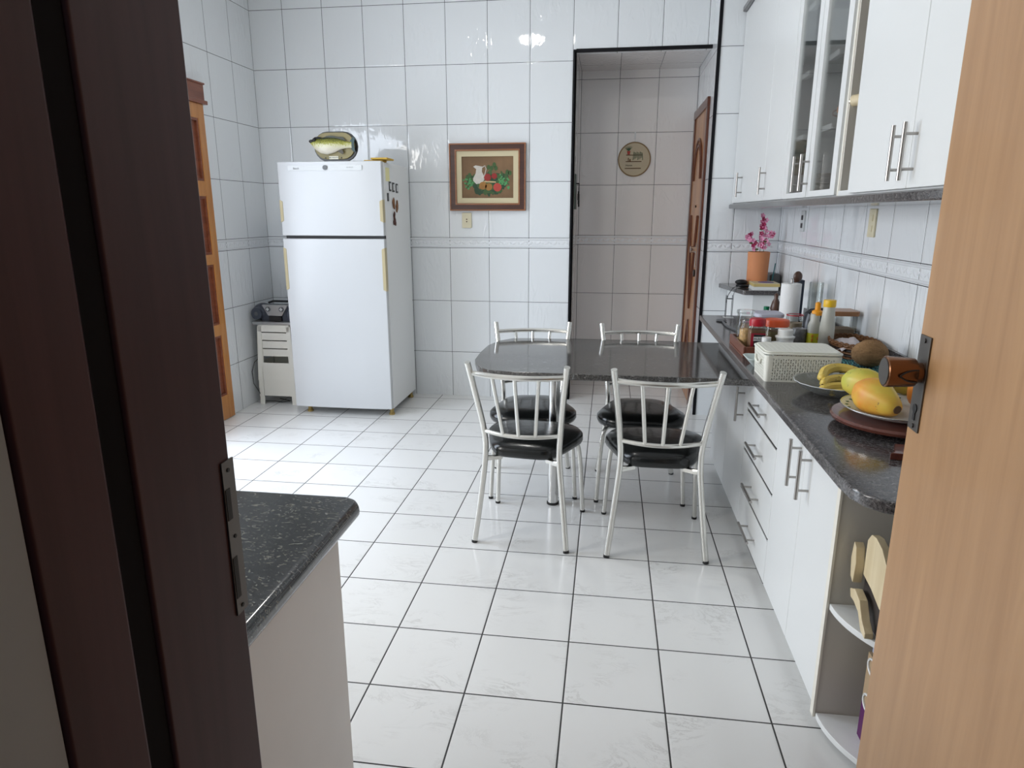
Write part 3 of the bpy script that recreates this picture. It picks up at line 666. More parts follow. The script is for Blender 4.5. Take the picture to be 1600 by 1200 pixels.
pq = MB().prism([(x_ - 0.004, z_ + 0.004) for x_, z_ in oval(0.153, 0.092)], -0.012, 0.001, mxp).build('plaque', PLQ, fi, bevel=0.003)
# fish body: loft of vertical ellipses along x; head at the left
FB, fn, fl_, fb_ = nt('fish_skin')
g_ = fn.new('ShaderNodeTexCoord'); s_ = fn.new('ShaderNodeSeparateXYZ'); fl_.new(g_.outputs['Object'], s_.inputs[0])
rp = fn.new('ShaderNodeValToRGB'); mr = fn.new('ShaderNodeMapRange'); fl_.new(s_.outputs['Z'], mr.inputs[0]); mr.inputs[1].default_value = 0.045; mr.inputs[2].default_value = 0.175
nn = fn.new('ShaderNodeTexVoronoi'); nn.inputs['Scale'].default_value = 110; fl_.new(g_.outputs['Object'], nn.inputs['Vector'])
ad_ = M(fn, 'ADD', mr.outputs[0], M(fn, 'MULTIPLY', nn.outputs['Distance'], 0.25)); fl_.new(M(fn, 'SUBTRACT', ad_, 0.08), rp.inputs[0])
e = rp.color_ramp.elements; e[0].position = 0.3; e[0].color = (0.62, 0.58, 0.48, 1); e[1].position = 0.92; e[1].color = (0.02, 0.03, 0.01, 1)
q = rp.color_ramp.elements.new(0.52); q.color = (0.58, 0.56, 0.36, 1); q = rp.color_ramp.elements.new(0.66); q.color = (0.34, 0.34, 0.06, 1)
fl_.new(rp.outputs[0], fb_.inputs['Base Color']); fb_.inputs['Roughness'].default_value = 0.3
prof = [(-0.193, .026, .006, .004), (-0.175, .018, .018, .012), (-0.15, .006, .036, .020), (-0.11, -.006, .052, .030), (-0.06, -.008, .060, .034), (0.0, -.002, .050, .032), (0.040, .002, .036, .024), (0.075, .000, .025, .014), (0.11, -.002, .020, .009), (0.125, -.002, .024, .006)]
rings = [[(cx_ + x_ + 0.006, FY - 0.026 + 0.75 * t_ * math.cos(2 * PI * i / 18), cz_ + 0.010 + zc_ + h_ * math.sin(2 * PI * i / 18)) for i in range(18)] for x_, zc_, h_, t_ in prof]
fbody = MB().loft(rings).build('fish_body', FB, fi, ang=80)
FIN = mat('fish_fin', (0.012, 0.045, 0.045), 0.4, var=0.5, vscale=60)
bx_ = cx_ + 0.006; by_ = FY - 0.028; bz_ = cz_ + 0.014
MB().plate([(bx_ + .112, by_, bz_ + .014), (bx_ + .112, by_, bz_ - .020), (bx_ + .135, by_, bz_ - .052), (bx_ + .150, by_, bz_ - .056), (bx_ + .143, by_, bz_), (bx_ + .152, by_, bz_ + .044), (bx_ + .132, by_, bz_ + .046)], 0.005).build('tail_fin', FIN, fi)
MB().plate([(bx_ - .09, by_ + .004, bz_ + .046), (bx_ + .05, by_ + .004, bz_ + .030), (bx_ + .085, by_ + .004, bz_ + .022), (bx_ + .06, by_ + .004, bz_ + .050), (bx_ + .02, by_ + .004, bz_ + .052), (bx_ - .02, by_ + .004, bz_ + .060), (bx_ - .06, by_ + .004, bz_ + .058)], 0.004).build('dorsal_fin', mat('fin_dark', (0.03, 0.035, 0.015), 0.4), fi)
MB().plate([(bx_ + .02, by_ - .004, bz_ - .050), (bx_ + .055, by_ - .004, bz_ - .070), (bx_ + .065, by_ - .004, bz_ - .055), (bx_ + .05, by_ - .004, bz_ - .036)], 0.004).build('belly_fin', mat('fin_brown', (0.05, 0.04, 0.02), 0.4), fi)
MB().ell((bx_ - .150, by_ - .012, bz_ + .030), .014, .010, .012, 12, 8).ell((bx_ - .174, by_ - .0, bz_ + .022), .022, .013, .012, 12, 8).ell((bx_ - .128, by_, bz_ + .044), .03, .012, .008, 12, 8).build('fish_head_mask', BLACK, fi)
nmp = MB().box((cx_ - 0.048, FY - 0.016, FZ + 0.016), (cx_ + 0.022, FY - 0.012, FZ + 0.038)).build('name_plate', mat('plate_cream', (0.75, 0.73, 0.6), 0.5), fi)
text('BIG MOUTH', 0.0125, INK, nmp, (cx_ - 0.013, FY - 0.0166, FZ + 0.027), R_FRONT)
for xx in (-0.075, 0.045): MB().cyl((cx_ + xx, FY - 0.017, FZ + 0.026), (cx_ + xx, FY - 0.011, FZ + 0.026), 0.004).build('screw', INK, pq)

fi.location = (-1.178, 2.875, FZ); fi.scale = (.945, .945, .945)
o = MB().box((-0.98, 2.90, FZ), (-0.845, 3.0, FZ + 0.012)).box((-0.92, 2.87, FZ + 0.012), (-0.80, 3.02, FZ + 0.024)).build('folded_cloth', GOLDC, None, (-0.92, 2.93, FZ), bevel=0.005)
tag(o, 'folded golden yellow cloth on the right corner of the fridge top', 'cloth')
def magnet(y, z, w, h, m, lab, kind='rect', frame=True):
    t = thing('fridge_magnet', (FX1, y, z), lab, 'magnet', 'magnets on the side of the fridge')
    if kind == 'rect':
        b_ = MB().box((FX1, y - w / 2, z - h / 2), (FX1 + 0.004, y + w / 2, z + h / 2)).build('frame', BLACK, t)
        MB().box((FX1 + 0.003, y - w * 0.25, z - h * 0.32), (FX1 + 0.005, y + w * 0.33, z + h * 0.32)).build('picture', m, t)
    return t
o = MB().box((FX1, 2.915, 1.685), (FX1 + 0.002, 2.995, 1.775)).build('paper_note', NOTE, None, (FX1, 2.955, 1.73)); tag(o, 'pale yellow paper note stuck at the top of the fridge side', 'note')
magnet(3.00, 1.652, 0.045, 0.065, LGREY, 'small dark framed magnet, nearest of the row of three under the yellow note')
magnet(3.075, 1.648, 0.045, 0.065, LGREY, 'small dark framed magnet in the middle of the row of three')
magnet(3.155, 1.644, 0.045, 0.065, LGREY, 'small dark framed magnet, farthest of the row of three')
magnet(2.945, 1.578, 0.030, 0.055, DGREY, 'small dark rectangular magnet below and nearer than the row of three')
for (y, z, n_, lab) in ((3.06, 1.545, 4, 'brown and tan figure magnet, left of the middle pair'), (3.14, 1.52, 4, 'brown and tan figure magnet, right of the middle pair'), (3.06, 1.43, 6, 'dark brown insect-shaped magnet lowest on the fridge side')):
    mb = MB()
    for k in range(n_): mb.ell((FX1 + 0.006, y + random.uniform(-.02, .02), z + random.uniform(-.035, .035)), .006, .010, .020, 8, 6)
    mb.ell((FX1 + 0.006, y, z), .006, .012, .035, 8, 6)
    o = mb.build('fridge_magnet', mat('magnet_brown', (0.20, 0.085, 0.03) if n_ == 4 else (0.07, 0.02, 0.012), 0.5, var=0.5, vscale=50), None, (FX1, y, z)); tag(o, lab, 'magnet', 'magnets on the side of the fridge')

# ------------------------------------------------------------------ stools and radio
def make_stool():
    c = thing('plastic_stool', (0, 0, 0), 'x', 'stool', 'stack of white plastic stools beside the fridge')
    H = 0.44; t = 0.0022
    def hw(z): return 0.155 - 0.020 * z / H
    def hd(z): return 0.135 - 0.020 * z / H
    def wall(a0, z0, a1, z1, side, w0=None):
        # trapezoid plate on one of the four sides between half-extent fractions a0..a1
        v = []
        for z in (z0, z1):
            for a in (a0, a1):
                if side in (0, 2):
                    s_ = -1 if side == 0 else 1; v.append((a * hw(z), s_ * hd(z), z)); v.append((a * hw(z), s_ * (hd(z) - t), z))
                else:
                    s_ = -1 if side == 3 else 1; v.append((s_ * hw(z), a * hd(z), z)); v.append((s_ * (hw(z) - t), a * hd(z), z))
        return v, [(0, 1, 3, 2), (4, 6, 7, 5), (0, 2, 6, 4), (1, 5, 7, 3), (0, 4, 5, 1), (2, 3, 7, 6)]
    mb = MB().prism(rrect(-hw(H), -hd(H), hw(H), hd(H), 0.02), H - 0.006, H)
    for s_ in range(4): mb.add(*wall(-.93, H - .055, .93, H - .002, s_))
    mb.build('seat', STOOLM, c, bevel=0.0)
    for sx in (-1, 1):
        for sy in (-1, 1):
            mb = MB()
            sd = 0 if sy < 0 else 2
            mb.add(*wall(sx * .74, 0.0, sx * 1.0, H - .012, sd)); mb.add(*wall(sy * .78, 0.0, sy * 1.0, H - .012, 1 if sx > 0 else 3))
            mb.build('leg', STOOLM, c)
    for s_ in range(4): MB().add(*wall(-.76, .068, .76, .142, s_)).build('rail', STOOLM, c)
    return c
st = make_stool()
labs = ['lowest white plastic stool of the stack beside the fridge, its feet on the floor', 'second white plastic stool from the floor in the stack', 'third white plastic stool from the floor in the stack', 'topmost white plastic stool of the stack, carrying the radio']
for k in range(4):
    s_ = st if k == 0 else copy_tree(st)
    s_.location = (-1.835, 3.185, 0.064 * k); s_['label'] = labs[k]
RZ = 0.44 + 0.064 * 3
rd = thing('portable_radio', (-1.825, 3.16, RZ), 'silver and navy portable radio on top of the plastic stools', 'radio')
X0 = -1.825
MB().prism(rrect(X0 - .20, 3.06, X0 + .20, 3.27, .05), RZ, RZ + 0.022).build('base', SILV, rd, bevel=0.005)
MB().ell((X0 - .135, 3.17, RZ + .088), .078, .085, .068, 20, 12).ell((X0 + .135, 3.17, RZ + .088), .078, .085, .068, 20, 12).box((X0 - .12, 3.11, RZ + .02), (X0 + .12, 3.25, RZ + .14)).build('housing', NAVY, rd)
for s_ in (-1, 1):
    sp_ = MB().cyl((X0 + s_ * .145, 3.115, RZ + .082), (X0 + s_ * .15, 3.085, RZ + .082), .050, .046, n=24).build('speaker', NAVY, rd)
    MB().cyl((X0 + s_ * .149, 3.088, RZ + .082), (X0 + s_ * .15, 3.082, RZ + .082), .016, n=20).build('speaker_dome', DGREY, sp_)
fp = MB().plate([(X0 - .105, 3.098, RZ + .150), (X0 - .055, 3.092, RZ + .068), (X0 + .055, 3.092, RZ + .068), (X0 + .105, 3.098, RZ + .150)], 0.03).build('front_panel', SILV, rd)
for s_ in (-1, 1):
    MB().cyl((X0 + s_ * .055, 3.095, RZ + .118), (X0 + s_ * .055, 3.086, RZ + .118), .019, n=20).build('knob', DGREY, fp)
    MB().box((X0 + s_ * .055 - .004, 3.084, RZ + .106), (X0 + s_ * .055 + .004, 3.087, RZ + .130)).box((X0 + s_ * .055 - .012, 3.084, RZ + .114), (X0 + s_ * .055 + .012, 3.087, RZ + .122)).build('button', LGREY, fp)
MB().box((X0 - .05, 3.088, RZ + .026), (X0 + .05, 3.12, RZ + .064)).build('cassette_bay', BLACK, rd)
MB().tube([(X0 - .10, 3.20, RZ + .155), (X0 - .06, 3.20, RZ + .168), (X0 + .10, 3.20, RZ + .168), (X0 + .14, 3.20, RZ + .15)], .008, 8).build('handle', BLACK, rd)
o = MB().tube([(-2.0, 3.12, .36), (-2.025, 3.08, .33), (-2.035, 3.05, .26), (-2.02, 3.03, .17), (-1.985, 3.04, .10), (-1.99, 3.10, .01), (-1.90, 3.12, .006), (-1.83, 3.10, .006), (-1.78, 3.14, .006), (-1.84, 3.17, .006), (-1.9, 3.2, .006)], .003, 6).build('power_cord', BLACK, None, (-1.95, 3.1, 0)); tag(o, 'thin black power cord hanging behind the plastic stools', 'cord')

# ------------------------------------------------------------------ painting, outlet, hoop, key rack
PX0, PX1, PZ0, PZ1 = -0.517, 0.072, 1.487, 1.981
pt = thing('framed_painting', (-0.222, YB, PZ0), 'framed still-life painting with white jug, apples and grapes', 'painting')
def frame(x0, x1, z0, z1, w, y0, y1):
    mb = MB()
    o4 = [(x0, z0), (x1, z0), (x1, z1), (x0, z1)]; i4 = [(x0 + w, z0 + w), (x1 - w, z0 + w), (x1 - w, z1 - w), (x0 + w, z1 - w)]
    v = [(a, y0, b) for a, b in o4] + [(a, y0, b) for a, b in i4] + [(a, y1, b) for a, b in o4] + [(a, y1, b) for a, b in i4]
    f = []
    for i in range(4):
        j = (i + 1) % 4
        f += [(i, j, 4 + j, 4 + i), (8 + i, 12 + i, 12 + j, 8 + j), (i, 8 + i, 8 + j, j), (4 + i, 4 + j, 12 + j, 12 + i)]
    return mb.add(v, f)
frame(PX0, PX1, PZ0, PZ1, .056, YB - .026, YB - .001).build('frame', W_FRAME, pt, bevel=0.003)
frame(PX0, PX1, PZ0, PZ1, .010, YB - .032, YB - .020).build('outer_lip', W_FRAMEL, pt, bevel=0.002)
frame(PX0 + .044, PX1 - .044, PZ0 + .044, PZ1 - .044, .012, YB - .030, YB - .01).build('inner_lip', W_FRAMEL, pt, bevel=0.002)
frame(PX0 + .055, PX1 - .055, PZ0 + .055, PZ1 - .055, .040, YB - .020, YB - .004).build('mat_border', MATTE, pt)
cv = MB().box((PX0 + .09, YB - .008, PZ0 + .09), (PX1 - .09, YB - .002, PZ1 - .09)).build('canvas', CANVAS, pt)
def cvp(u, v, k=0): return (PX0 + .095 + u * (PX1 - PX0 - .19), YB - .0085 - k * .0004, PZ0 + .095 + v * (PZ1 - PZ0 - .19))
def blob(pts, name, m, k=1):
    MB().plate([cvp(u, v, k) for u, v in pts], .0003).build(name, m, cv, flat=True)
def disc(u, v, ru, rv=None, n=18): rv = rv or ru * 1.27; return [(u + ru * math.cos(-2 * PI * i / n), v + rv * math.sin(-2 * PI * i / n)) for i in range(n)]
def pm(c): return mat('paint_%d' % len(bpy.data.materials), c, 0.5, var=0.25, vscale=30)
leaf = pm((0.02, 0.06, 0.025)); leaf2 = pm((0.05, 0.11, 0.03)); grape = pm((0.08, 0.30, 0.10)); jugm = pm((0.62, 0.58, 0.52)); app = pm((0.30, 0.02, 0.015)); app2 = pm((0.48, 0.06, 0.04)); pear = pm((0.32, 0.15, 0.03)); basm = pm((0.55, 0.42, 0.22))
rr_ = random.Random(21)
for nm_, m_, cnt, kk in (('painted_leaves', leaf, 90, 1), ('painted_leaves', leaf2, 36, 2)):
    mbl = MB()
    for k in range(cnt):
        a = rr_.uniform(0, 2 * PI); q_ = rr_.random() ** .6
        u = .50 + .42 * q_ * math.cos(a); v = .34 + .24 * q_ * math.sin(a) + (.10 if u > .75 else .05 if u < .2 else 0)
        t_ = rr_.uniform(0, PI); L_ = rr_.uniform(.05, .10)
        pts = [(L_ * math.cos(b), L_ * .38 * math.sin(b)) for b in [-2 * PI * i / 10 for i in range(10)]]
        mbl.plate([cvp(u + x_ * math.cos(t_) - y_ * math.sin(t_), v + 1.25 * (x_ * math.sin(t_) + y_ * math.cos(t_)), kk + k * .005) for x_, y_ in pts], .0002)
    mbl.build(nm_, m_, cv, flat=True)
rr_ = random.Random(3)
for (cu, cv_, n_) in ((.15, .38, 22), (.80, .40, 34)):
    mbg = MB()
    for k in range(n_):
        u = cu + rr_.gauss(0, .055); v = cv_ + rr_.gauss(0, .07); mbg.plate([cvp(a, b, 3 + k * .1) for a, b in disc(u, v, .018)], .0002)
    mbg.build('painted_grapes', grape, cv, flat=True)
mbg = MB()
for (u, v) in ((.58, .72), (.63, .80), (.52, .74), (.66, .72), (.55, .62), (.88, .62), (.93, .60), (.15, .55), (.1, .48)):
    mbg.plate([cvp(a, b, 2) for a, b in disc(u, v, .035, .06)], .0002)
mbg.build('painted_foliage', leaf2, cv, flat=True)
for (u, v, r_, m_) in ((.50, .50, .07, app), (.63, .53, .055, app), (.41, .30, .075, pear), (.52, .27, .07, pear), (.69, .26, .08, app2)):
    blob(disc(u, v, r_), 'painted_fruit', m_, 8)
blob([(.42, .40), (.45, .42), (.66, .40), (.66, .37), (.45, .38)], 'painted_basket_rim', basm, 7)
blob([(.22, .76), (.28, .70), (.27, .60), (.22, .48), (.22, .42), (.28, .34), (.40, .36), (.44, .46), (.42, .56), (.39, .64), (.40, .76), (.27, .79)], 'painted_jug', jugm, 6)
MB().tube([cvp(.40, .74, 7), cvp(.45, .78, 7), cvp(.475, .70, 7), cvp(.45, .58, 7), cvp(.42, .50, 7)], .0035, 6).build('painted_handle', jugm, cv)

ou = thing('wall_outlet', (-0.39, YB, 1.41), 'ivory wall outlet under the framed painting', 'outlet')
MB().box((-0.428, YB - .012, 1.357), (-0.352, YB, 1.472)).build('cover_plate', OUTLET, ou, bevel=.004)
for z_ in (1.423, 1.405): MB().cyl((-0.39, YB - .014, z_), (-0.39, YB - .011, z_), .005).build('socket_hole', BRSPOT, ou)

hp = thing('embroidery_hoop', (0.895, YD, 1.77), 'round cream embroidery hoop with stitched plant shelves on the passage end wall', 'hoop')
hx, hz = 0.897, 1.906
MB().tube([(hx + .131 * math.cos(2 * PI * i / 40), YD - .010, hz + .134 * math.sin(2 * PI * i / 40)) for i in range(40)], .005, 8, closed=True).build('hoop_ring', mat('hoop_wood', (0.26, 0.17, 0.08), 0.5), hp)
fab = MB().cyl((hx, YD - .004, hz), (hx, YD - .011, hz), .130, n=48).build('fabric', mat('hoop_linen', (0.50, 0.43, 0.31), 0.9, bump=.2, bscale=500), hp)
mb = MB()
for z_, xa, xb in ((.034, -.068, .066), (-.018, -.070, .060), (-.072, -.076, .058)): mb.box((hx + xa, YD - .0135, hz + z_ - .003), (hx + xb, YD - .011, hz + z_ + .003))
mb.box((hx - .052, YD - .0135, hz - .015), (hx - .045, YD - .011, hz + .012)).box((hx - .04, YD - .0135, hz - .015), (hx - .03, YD - .011, hz + .002))
mb.build('stitched_shelves', BRSPOT, fab)
mb = MB()
for k in range(7):
    a = math.radians(50 + k * 15); mb.cyl((hx - .048, YD - .0125, hz + .068), (hx - .048 + .045 * math.cos(a), YD - .0125, hz + .068 + .040 * math.sin(a)), .0035, .001, n=6)
for k in range(9):
    x_ = hx - .005 + k * .0085; mb.cyl((x_, YD - .0125, hz + .060 - (k % 3) * .004), (x_ + (k - 4) * .0015, YD - .0125, hz - .006 + (k % 4) * .006), .0022, n=6)
mb.build('stitched_plants', mat('thread_green', (0.07, 0.12, 0.07), 0.8), fab)
MB().plate([(hx - .062, YD - .0125, hz + .066), (hx - .056, YD - .0125, hz + .038), (hx - .040, YD - .0125, hz + .038), (hx - .034, YD - .0125, hz + .066)], .001).build('stitched_pot', mat('thread_red', (0.35, 0.05, 0.04), 0.8), fab)
text('Home', 0.022, INK, fab, (hx - .042, YD - .0125, hz - .048), R_FRONT)
MB().cyl((hx, YD - .008, hz + .134), (hx, YD - .006, hz + .168), .0012, n=6).box((hx - .006, YD - .004, hz + .165), (hx + .006, YD - .0, hz + .215)).build('hook', LGREY, hp)

kr = thing('key_rack', (PXL + .006, 3.86, 1.60), 'dark key rack with hanging keys on the passage side wall', 'key rack')
MB().box((PXL, 3.80, 1.50), (PXL + .010, 3.99, 1.77)).build('board', mat('rack_green', (0.10, 0.13, 0.11), 0.4), kr)
mb = MB()
for y_ in (3.84, 3.90, 3.96):
    mb.cyl((PXL + .009, y_, 1.70), (PXL + .035, y_, 1.70), .003, n=6)
mb.build('hooks', BLACK, kr)
mb = MB()
for y_, z_ in ((3.84, 1.60), (3.90, 1.57), (3.90, 1.62), (3.96, 1.55), (3.96, 1.60)):
    mb.cyl((PXL + .032, y_, 1.70), (PXL + .030, y_, z_ + .02), .0012, n=5).box((PXL + .024, y_ - .012, z_ - .03), (PXL + .036, y_ + .012, z_ + .02))
mb.build('keys', BLACK, kr)

# ------------------------------------------------------------------ lower cabinets
XF = 1.355
def bar_v(parent, y, z0, z1, xf=XF, name='handle', off=0.035):
    MB().cyl((xf - off, y, z0), (xf - off, y, z1), .006, n=12).cyl((xf + .001, y, z0 + .03), (xf - off, y, z0 + .03), .0042, n=8).cyl((xf + .001, y, z1 - .03), (xf - off, y, z1 - .03), .0042, n=8).build(name, STEEL, parent)
def bar_h(parent, y0, y1, z, xf=XF, off=0.035):
    MB().cyl((xf - off, y0, z), (xf - off, y1, z), .006, n=12).cyl((xf + .001, y0 + .03, z), (xf - off, y0 + .03, z), .0042, n=8).cyl((xf + .001, y1 - .03, z), (xf - off, y1 - .03, z), .0042, n=8).build('handle', STEEL, parent)
CT = 0.842
def carcass(root, y0, y1, z0=0.055, z1=CT):
    MB().box((XF + .019, y0 + .001, z0), (XR - .003, y1 - .001, z1)).build('carcass', CAB, root)
    MB().box((XF + .06, y0 + .001, 0), (XR - .02, y1 - .001, z0)).build('plinth', CAB, root)
# pair of doors, nearest
c = thing('base_cabinet', (1.6, .37, 0), 'white two-door base cabinet nearest the open corner shelves', 'cabinet', 'white base cabinets under the granite counter')
carcass(c, 0.035, 0.700)
d = MB().box((XF, 0.037, .06), (XF + .018, 0.353, CT - .006)).build('door', CAB, c, bevel=.003); bar_v(d, .287, .596, .757)
d = MB().box((XF, 0.356, .06), (XF + .018, 0.698, CT - .006)).build('door', CAB, c, bevel=.003); bar_v(d, .400, .596, .757)
# four drawers
c = thing('drawer_cabinet', (1.6, .98, 0), 'white cabinet of four drawers under the counter beside the near right chair', 'drawer cabinet')
carcass(c, 0.702, 1.262)
for z0, z1, hz_ in ((.620, CT - .006, .690), (.436, .608, .515), (.250, .424, .326), (.06, .238, .143)):
    d = MB().box((XF, .704, z0), (XF + .018, 1.260, z1)).build('drawer', CAB, c, bevel=.003); bar_h(d, .872, 1.066, hz_)
    MB().box((XF + .004, .72, z0 - .011), (XF + .019, 1.25, z0 - .001)).build('finger_groove', GAPM, c)
# far doors under the table end
c = thing('base_cabinet', (1.6, 1.72, 0), 'white base cabinet under the counter behind the table end', 'cabinet', 'white base cabinets under the granite counter')
carcass(c, 1.264, 2.16)
d = MB().box((XF, 1.266, .06), (XF + .018, 1.706, CT - .006)).build('door', CAB, c, bevel=.003); bar_v(d, 1.33, .532, .696)
d = MB().box((XF, 1.709, .06), (XF + .018, 2.158, CT - .006)).build('door', CAB, c, bevel=.003)
# counter
ct = thing('kitchen_counter', (1.58, 1.0, CT), 'long dark granite counter along the right wall', 'counter')
p = [(XR - .002, -.42), (XR - .002, 2.39), (1.275, 2.39), (1.268, 2.37), (1.262, -.22), (1.267, -.28), (1.284, -.325), (1.315, -.355), (1.36, -.372), (1.50, -.40)]
MB().prism(p, CT + .001, CT + .031).build('countertop', GRAN, ct, bevel=.006, seg=3)
o = MB().box((XR - .018, -.4, CT + .0315), (XR - .001, 2.39, CT + .085)).build('granite_backsplash', GRAN, None, (XR - .01, 1, CT + .0315), bevel=.003); tag(o, 'thin dark granite upstand along the wall behind the counter', 'backsplash')
CZ0 = CT + .031
# open corner shelves at the near end
cs_ = thing('corner_shelf_unit', (1.6, -.12, 0), 'white open corner shelves with rounded edges at the near end of the counter', 'shelf')
MB().box((XF + .002, 0.012, .03), (XR - .004, 0.032, CT)).build('side_panel', CABIN, cs_)
MB().box((XF - .002, 0.010, .03), (XF + .004, 0.034, CT)).build('edge_strip', CREAM, cs_)
def qshelf(z, t=.018):
    pp = [(XF + .006, .011)] + [(XR - .005 - (XR - XF - .011) * math.cos(a), .011 - .37 * math.sin(a)) for a in [PI / 2 * i / 36 for i in range(1, 37)]] + [(XR - .005, .011)]
    return MB().prism(pp, z - t, z)
for z_ in (.405, .045): qshelf(z_).build('shelf', CAB, cs_, bevel=.002)
MB().box((XR - .02, -.34, .03), (XR - .004, .011, CT)).build('back_panel', CABIN, cs_)
# things on the open shelves
t_ = thing('wooden_toy', (1.50, -.1, .405), 'dark box holding pale wooden pieces with rounded ends on the upper open shelf', 'wooden box')
MB().box((1.432, -.30, .405), (1.62, -.02, .57)).build('dark_box', mat('dark_box', (0.05, 0.04, 0.035), 0.6), t_)
mxr = Matrix.Translation((1.425, 0, 0)) @ Matrix(((0, 0, 1, 0), (1, 0, 0, 0), (0, 1, 0, 0), (0, 0, 0, 1)))
MB().prism([(-.10, .52), (-.04, .53), (-.04, .63), (-.06, .655), (-.09, .66), (-.13, .65), (-.20, .60), (-.26, .54), (-.26, .50), (-.16, .50)], -.008, .012, mxr).build('rounded_board', W_PALE, t_, bevel=.002)
MB().prism([(-.015, .51), (-.035, .50), (-.04, .56), (-.03, .60), (-.012, .61), (-.004, .56)], -.03, -.006, mxr).build('end_block', W_PALE, t_, bevel=.002)
MB().prism([(-.02, .475), (-.05, .49), (-.09, .48), (-.12, .44), (-.15, .42), (-.15, .405), (-.12, .41), (-.09, .445), (-.055, .455), (-.03, .455)], -.028, -.006, mxr).build('curved_arm', W_PALE, t_, bevel=.002)
t_ = thing('snack_box', (1.55, -.12, .045), 'tall purple and tan box under a folded blue bag on the bottom open shelf', 'box')
MB().box((1.452, -.30, .045), (1.62, -.06, .16)).build('lower_band', PURPLE, t_)
MB().box((1.452, -.30, .16), (1.62, -.06, .31)).build('upper_band', mat('box_tan', (0.42, 0.30, 0.18), 0.6), t_)
for z_ in (.175, .285): MB().tube([(1.450, -.10 + .028 * math.cos(2 * PI * i / 20), z_ + .022 * math.sin(2 * PI * i / 20)) for i in range(20)], .0035, 6, closed=True).build('printed_ring', PLATEW, t_)
mb = MB()
for k in range(6): mb.ell((1.49 + .02 * (k % 3), -.10 - .03 * k, .335 + .008 * (k % 2)), .045, .035, .028, 9, 7)
tag(mb.build('plastic_bag', BLUEB, None, (1.5, -.15, .31)), 'crumpled pale blue plastic bag on the box on the bottom open shelf', 'bag')

# ------------------------------------------------------------------ raised corner cabinet with vase
cc = thing('corner_cabinet', (1.72, 2.98, 0), 'white angled corner cabinet with dark granite top behind the counter', 'cabinet')
SZ = 0.985
pb = [(XR - .004, 2.78), (XR - .004, YS - .003), (1.56, YS - .003), (1.65, 2.78)]
MB().prism(pb, 0.0, SZ - .03).build('cabinet_body', CAB, cc, bevel=.002)
pp = [(XR - .003, 2.75), (XR - .003, YS - .002), (1.50, YS - .002), (1.497, YS - .02), (1.582, 2.76), (1.60, 2.75)]
MB().prism(pp, SZ - .03, SZ).build('countertop', GRAN, cc, bevel=.005, seg=3)
va = thing('terracotta_vase', (1.71, 3.0, SZ), 'tall terracotta cylinder vase on the corner cabinet', 'vase')
MB().lathe([(.062, 0), (.066, .01), (.0675, .12), (.071, .232), (.064, .234), (.06, .05), (.001, .045)], (1.71, 3.0, SZ), 32).build('vase_body', TERRA, va)
fw = thing('pink_flowers', (1.71, 3.0, SZ + .05), 'sprigs of pink artificial blossom standing in the terracotta vase', 'flowers')
mbs = MB(); paths = [[(0.0, 0, 0), (.005, 0, .2), (.02, 0, .32), (.005, 0, .42)], [(0, 0, 0), (-.02, 0, .19), (-.07, -.01, .27), (-.08, -.01, .30)], [(0, 0, 0), (.03, 0, .2), (.055, .0, .29), (.065, .0, .31)]]
rr_ = random.Random(5); k_ = 0
for pth in paths:
    pts = [(1.71 + a, 3.0 + b, SZ + .05 + c_) for a, b, c_ in pth]; mbs.tube(pts, .0018, 6)
mbs.build('stems', STEM, fw)
def flower(c_, r_, m_):
    mb = MB()
    ax = Vector((rr_.uniform(-.5, .5), -1, rr_.uniform(-.3, .6))).normalized(); rot = ax.to_track_quat('Z', 'Y').to_matrix().to_4x4()
    for k in range(5):
        a = 2 * PI * k / 5; mxx = Matrix.Translation(c_) @ rot @ Matrix.Rotation(a, 4, 'Z') @ Matrix.Rotation(-.4, 4, 'Y')
        mb.ell((r_ * .6, 0, 0), r_ * .55, r_ * .38, r_ * .12, 7, 5, mxx)
    f = mb.build('blossom', m_, fw)
for pth, n_ in ((paths[0], 26), (paths[1], 15), (paths[2], 16)):
    for k in range(n_):
        t = .36 + .64 * k / (n_ - 1); i = min(int(t * (len(pth) - 1)), len(pth) - 2); u = t * (len(pth) - 1) - i
        a = Vector(pth[i]).lerp(Vector(pth[i + 1]), u)
        flower(Vector((1.71, 3.0, SZ + .05)) + a + Vector((rr_.uniform(-.018, .018), rr_.uniform(-.02, .0), rr_.uniform(-.012, .012))), .016, PINK if rr_.random() < .82 else PINKD)
mb = MB()
for (a, b) in ((-.06, .24), (.03, .25), (-.02, .20), (.06, .29), (.0, .33)): mb.ell((1.71 + a, 2.985, SZ + .05 + b), .012, .006, .006, 8, 6)
mb.build('leaves', STEM, fw)
bk = thing('book', (1.74, 2.85, SZ), 'white book lying under the yellow one on the corner cabinet', 'book', 'books on the corner cabinet')
MB().box((1.645, 2.765, SZ), (1.80, 2.93, SZ + .022)).build('cover', WHITEP, bk, bevel=.001)
bk = thing('book', (1.74, 2.85, SZ + .0225), 'yellow edged book with purple cover on top of the white book', 'book', 'books on the corner cabinet')
MB().box((1.65, 2.77, SZ + .023), (1.81, 2.95, SZ + .041)).build('pages', mat('book_gold', (0.55, 0.42, 0.16), 0.6), bk, bevel=.001)
MB().box((1.65, 2.77, SZ + .041), (1.81, 2.95, SZ + .044)).box((1.65, 2.77, SZ + .0225), (1.81, 2.95, SZ + .0245)).build('cover', mat('book_cream', (0.62, 0.55, 0.36), 0.5), bk)
MB().cyl((1.74, 2.86, SZ + .044), (1.74, 2.86, SZ + .0455), .05, n=24).build('cover_picture', mat('book_purple', (0.12, 0.08, 0.22), 0.5), bk)
bp_ = thing('sunglasses_case', (1.60, 2.93, SZ), 'black case with cord on the left of the corner cabinet', 'case')
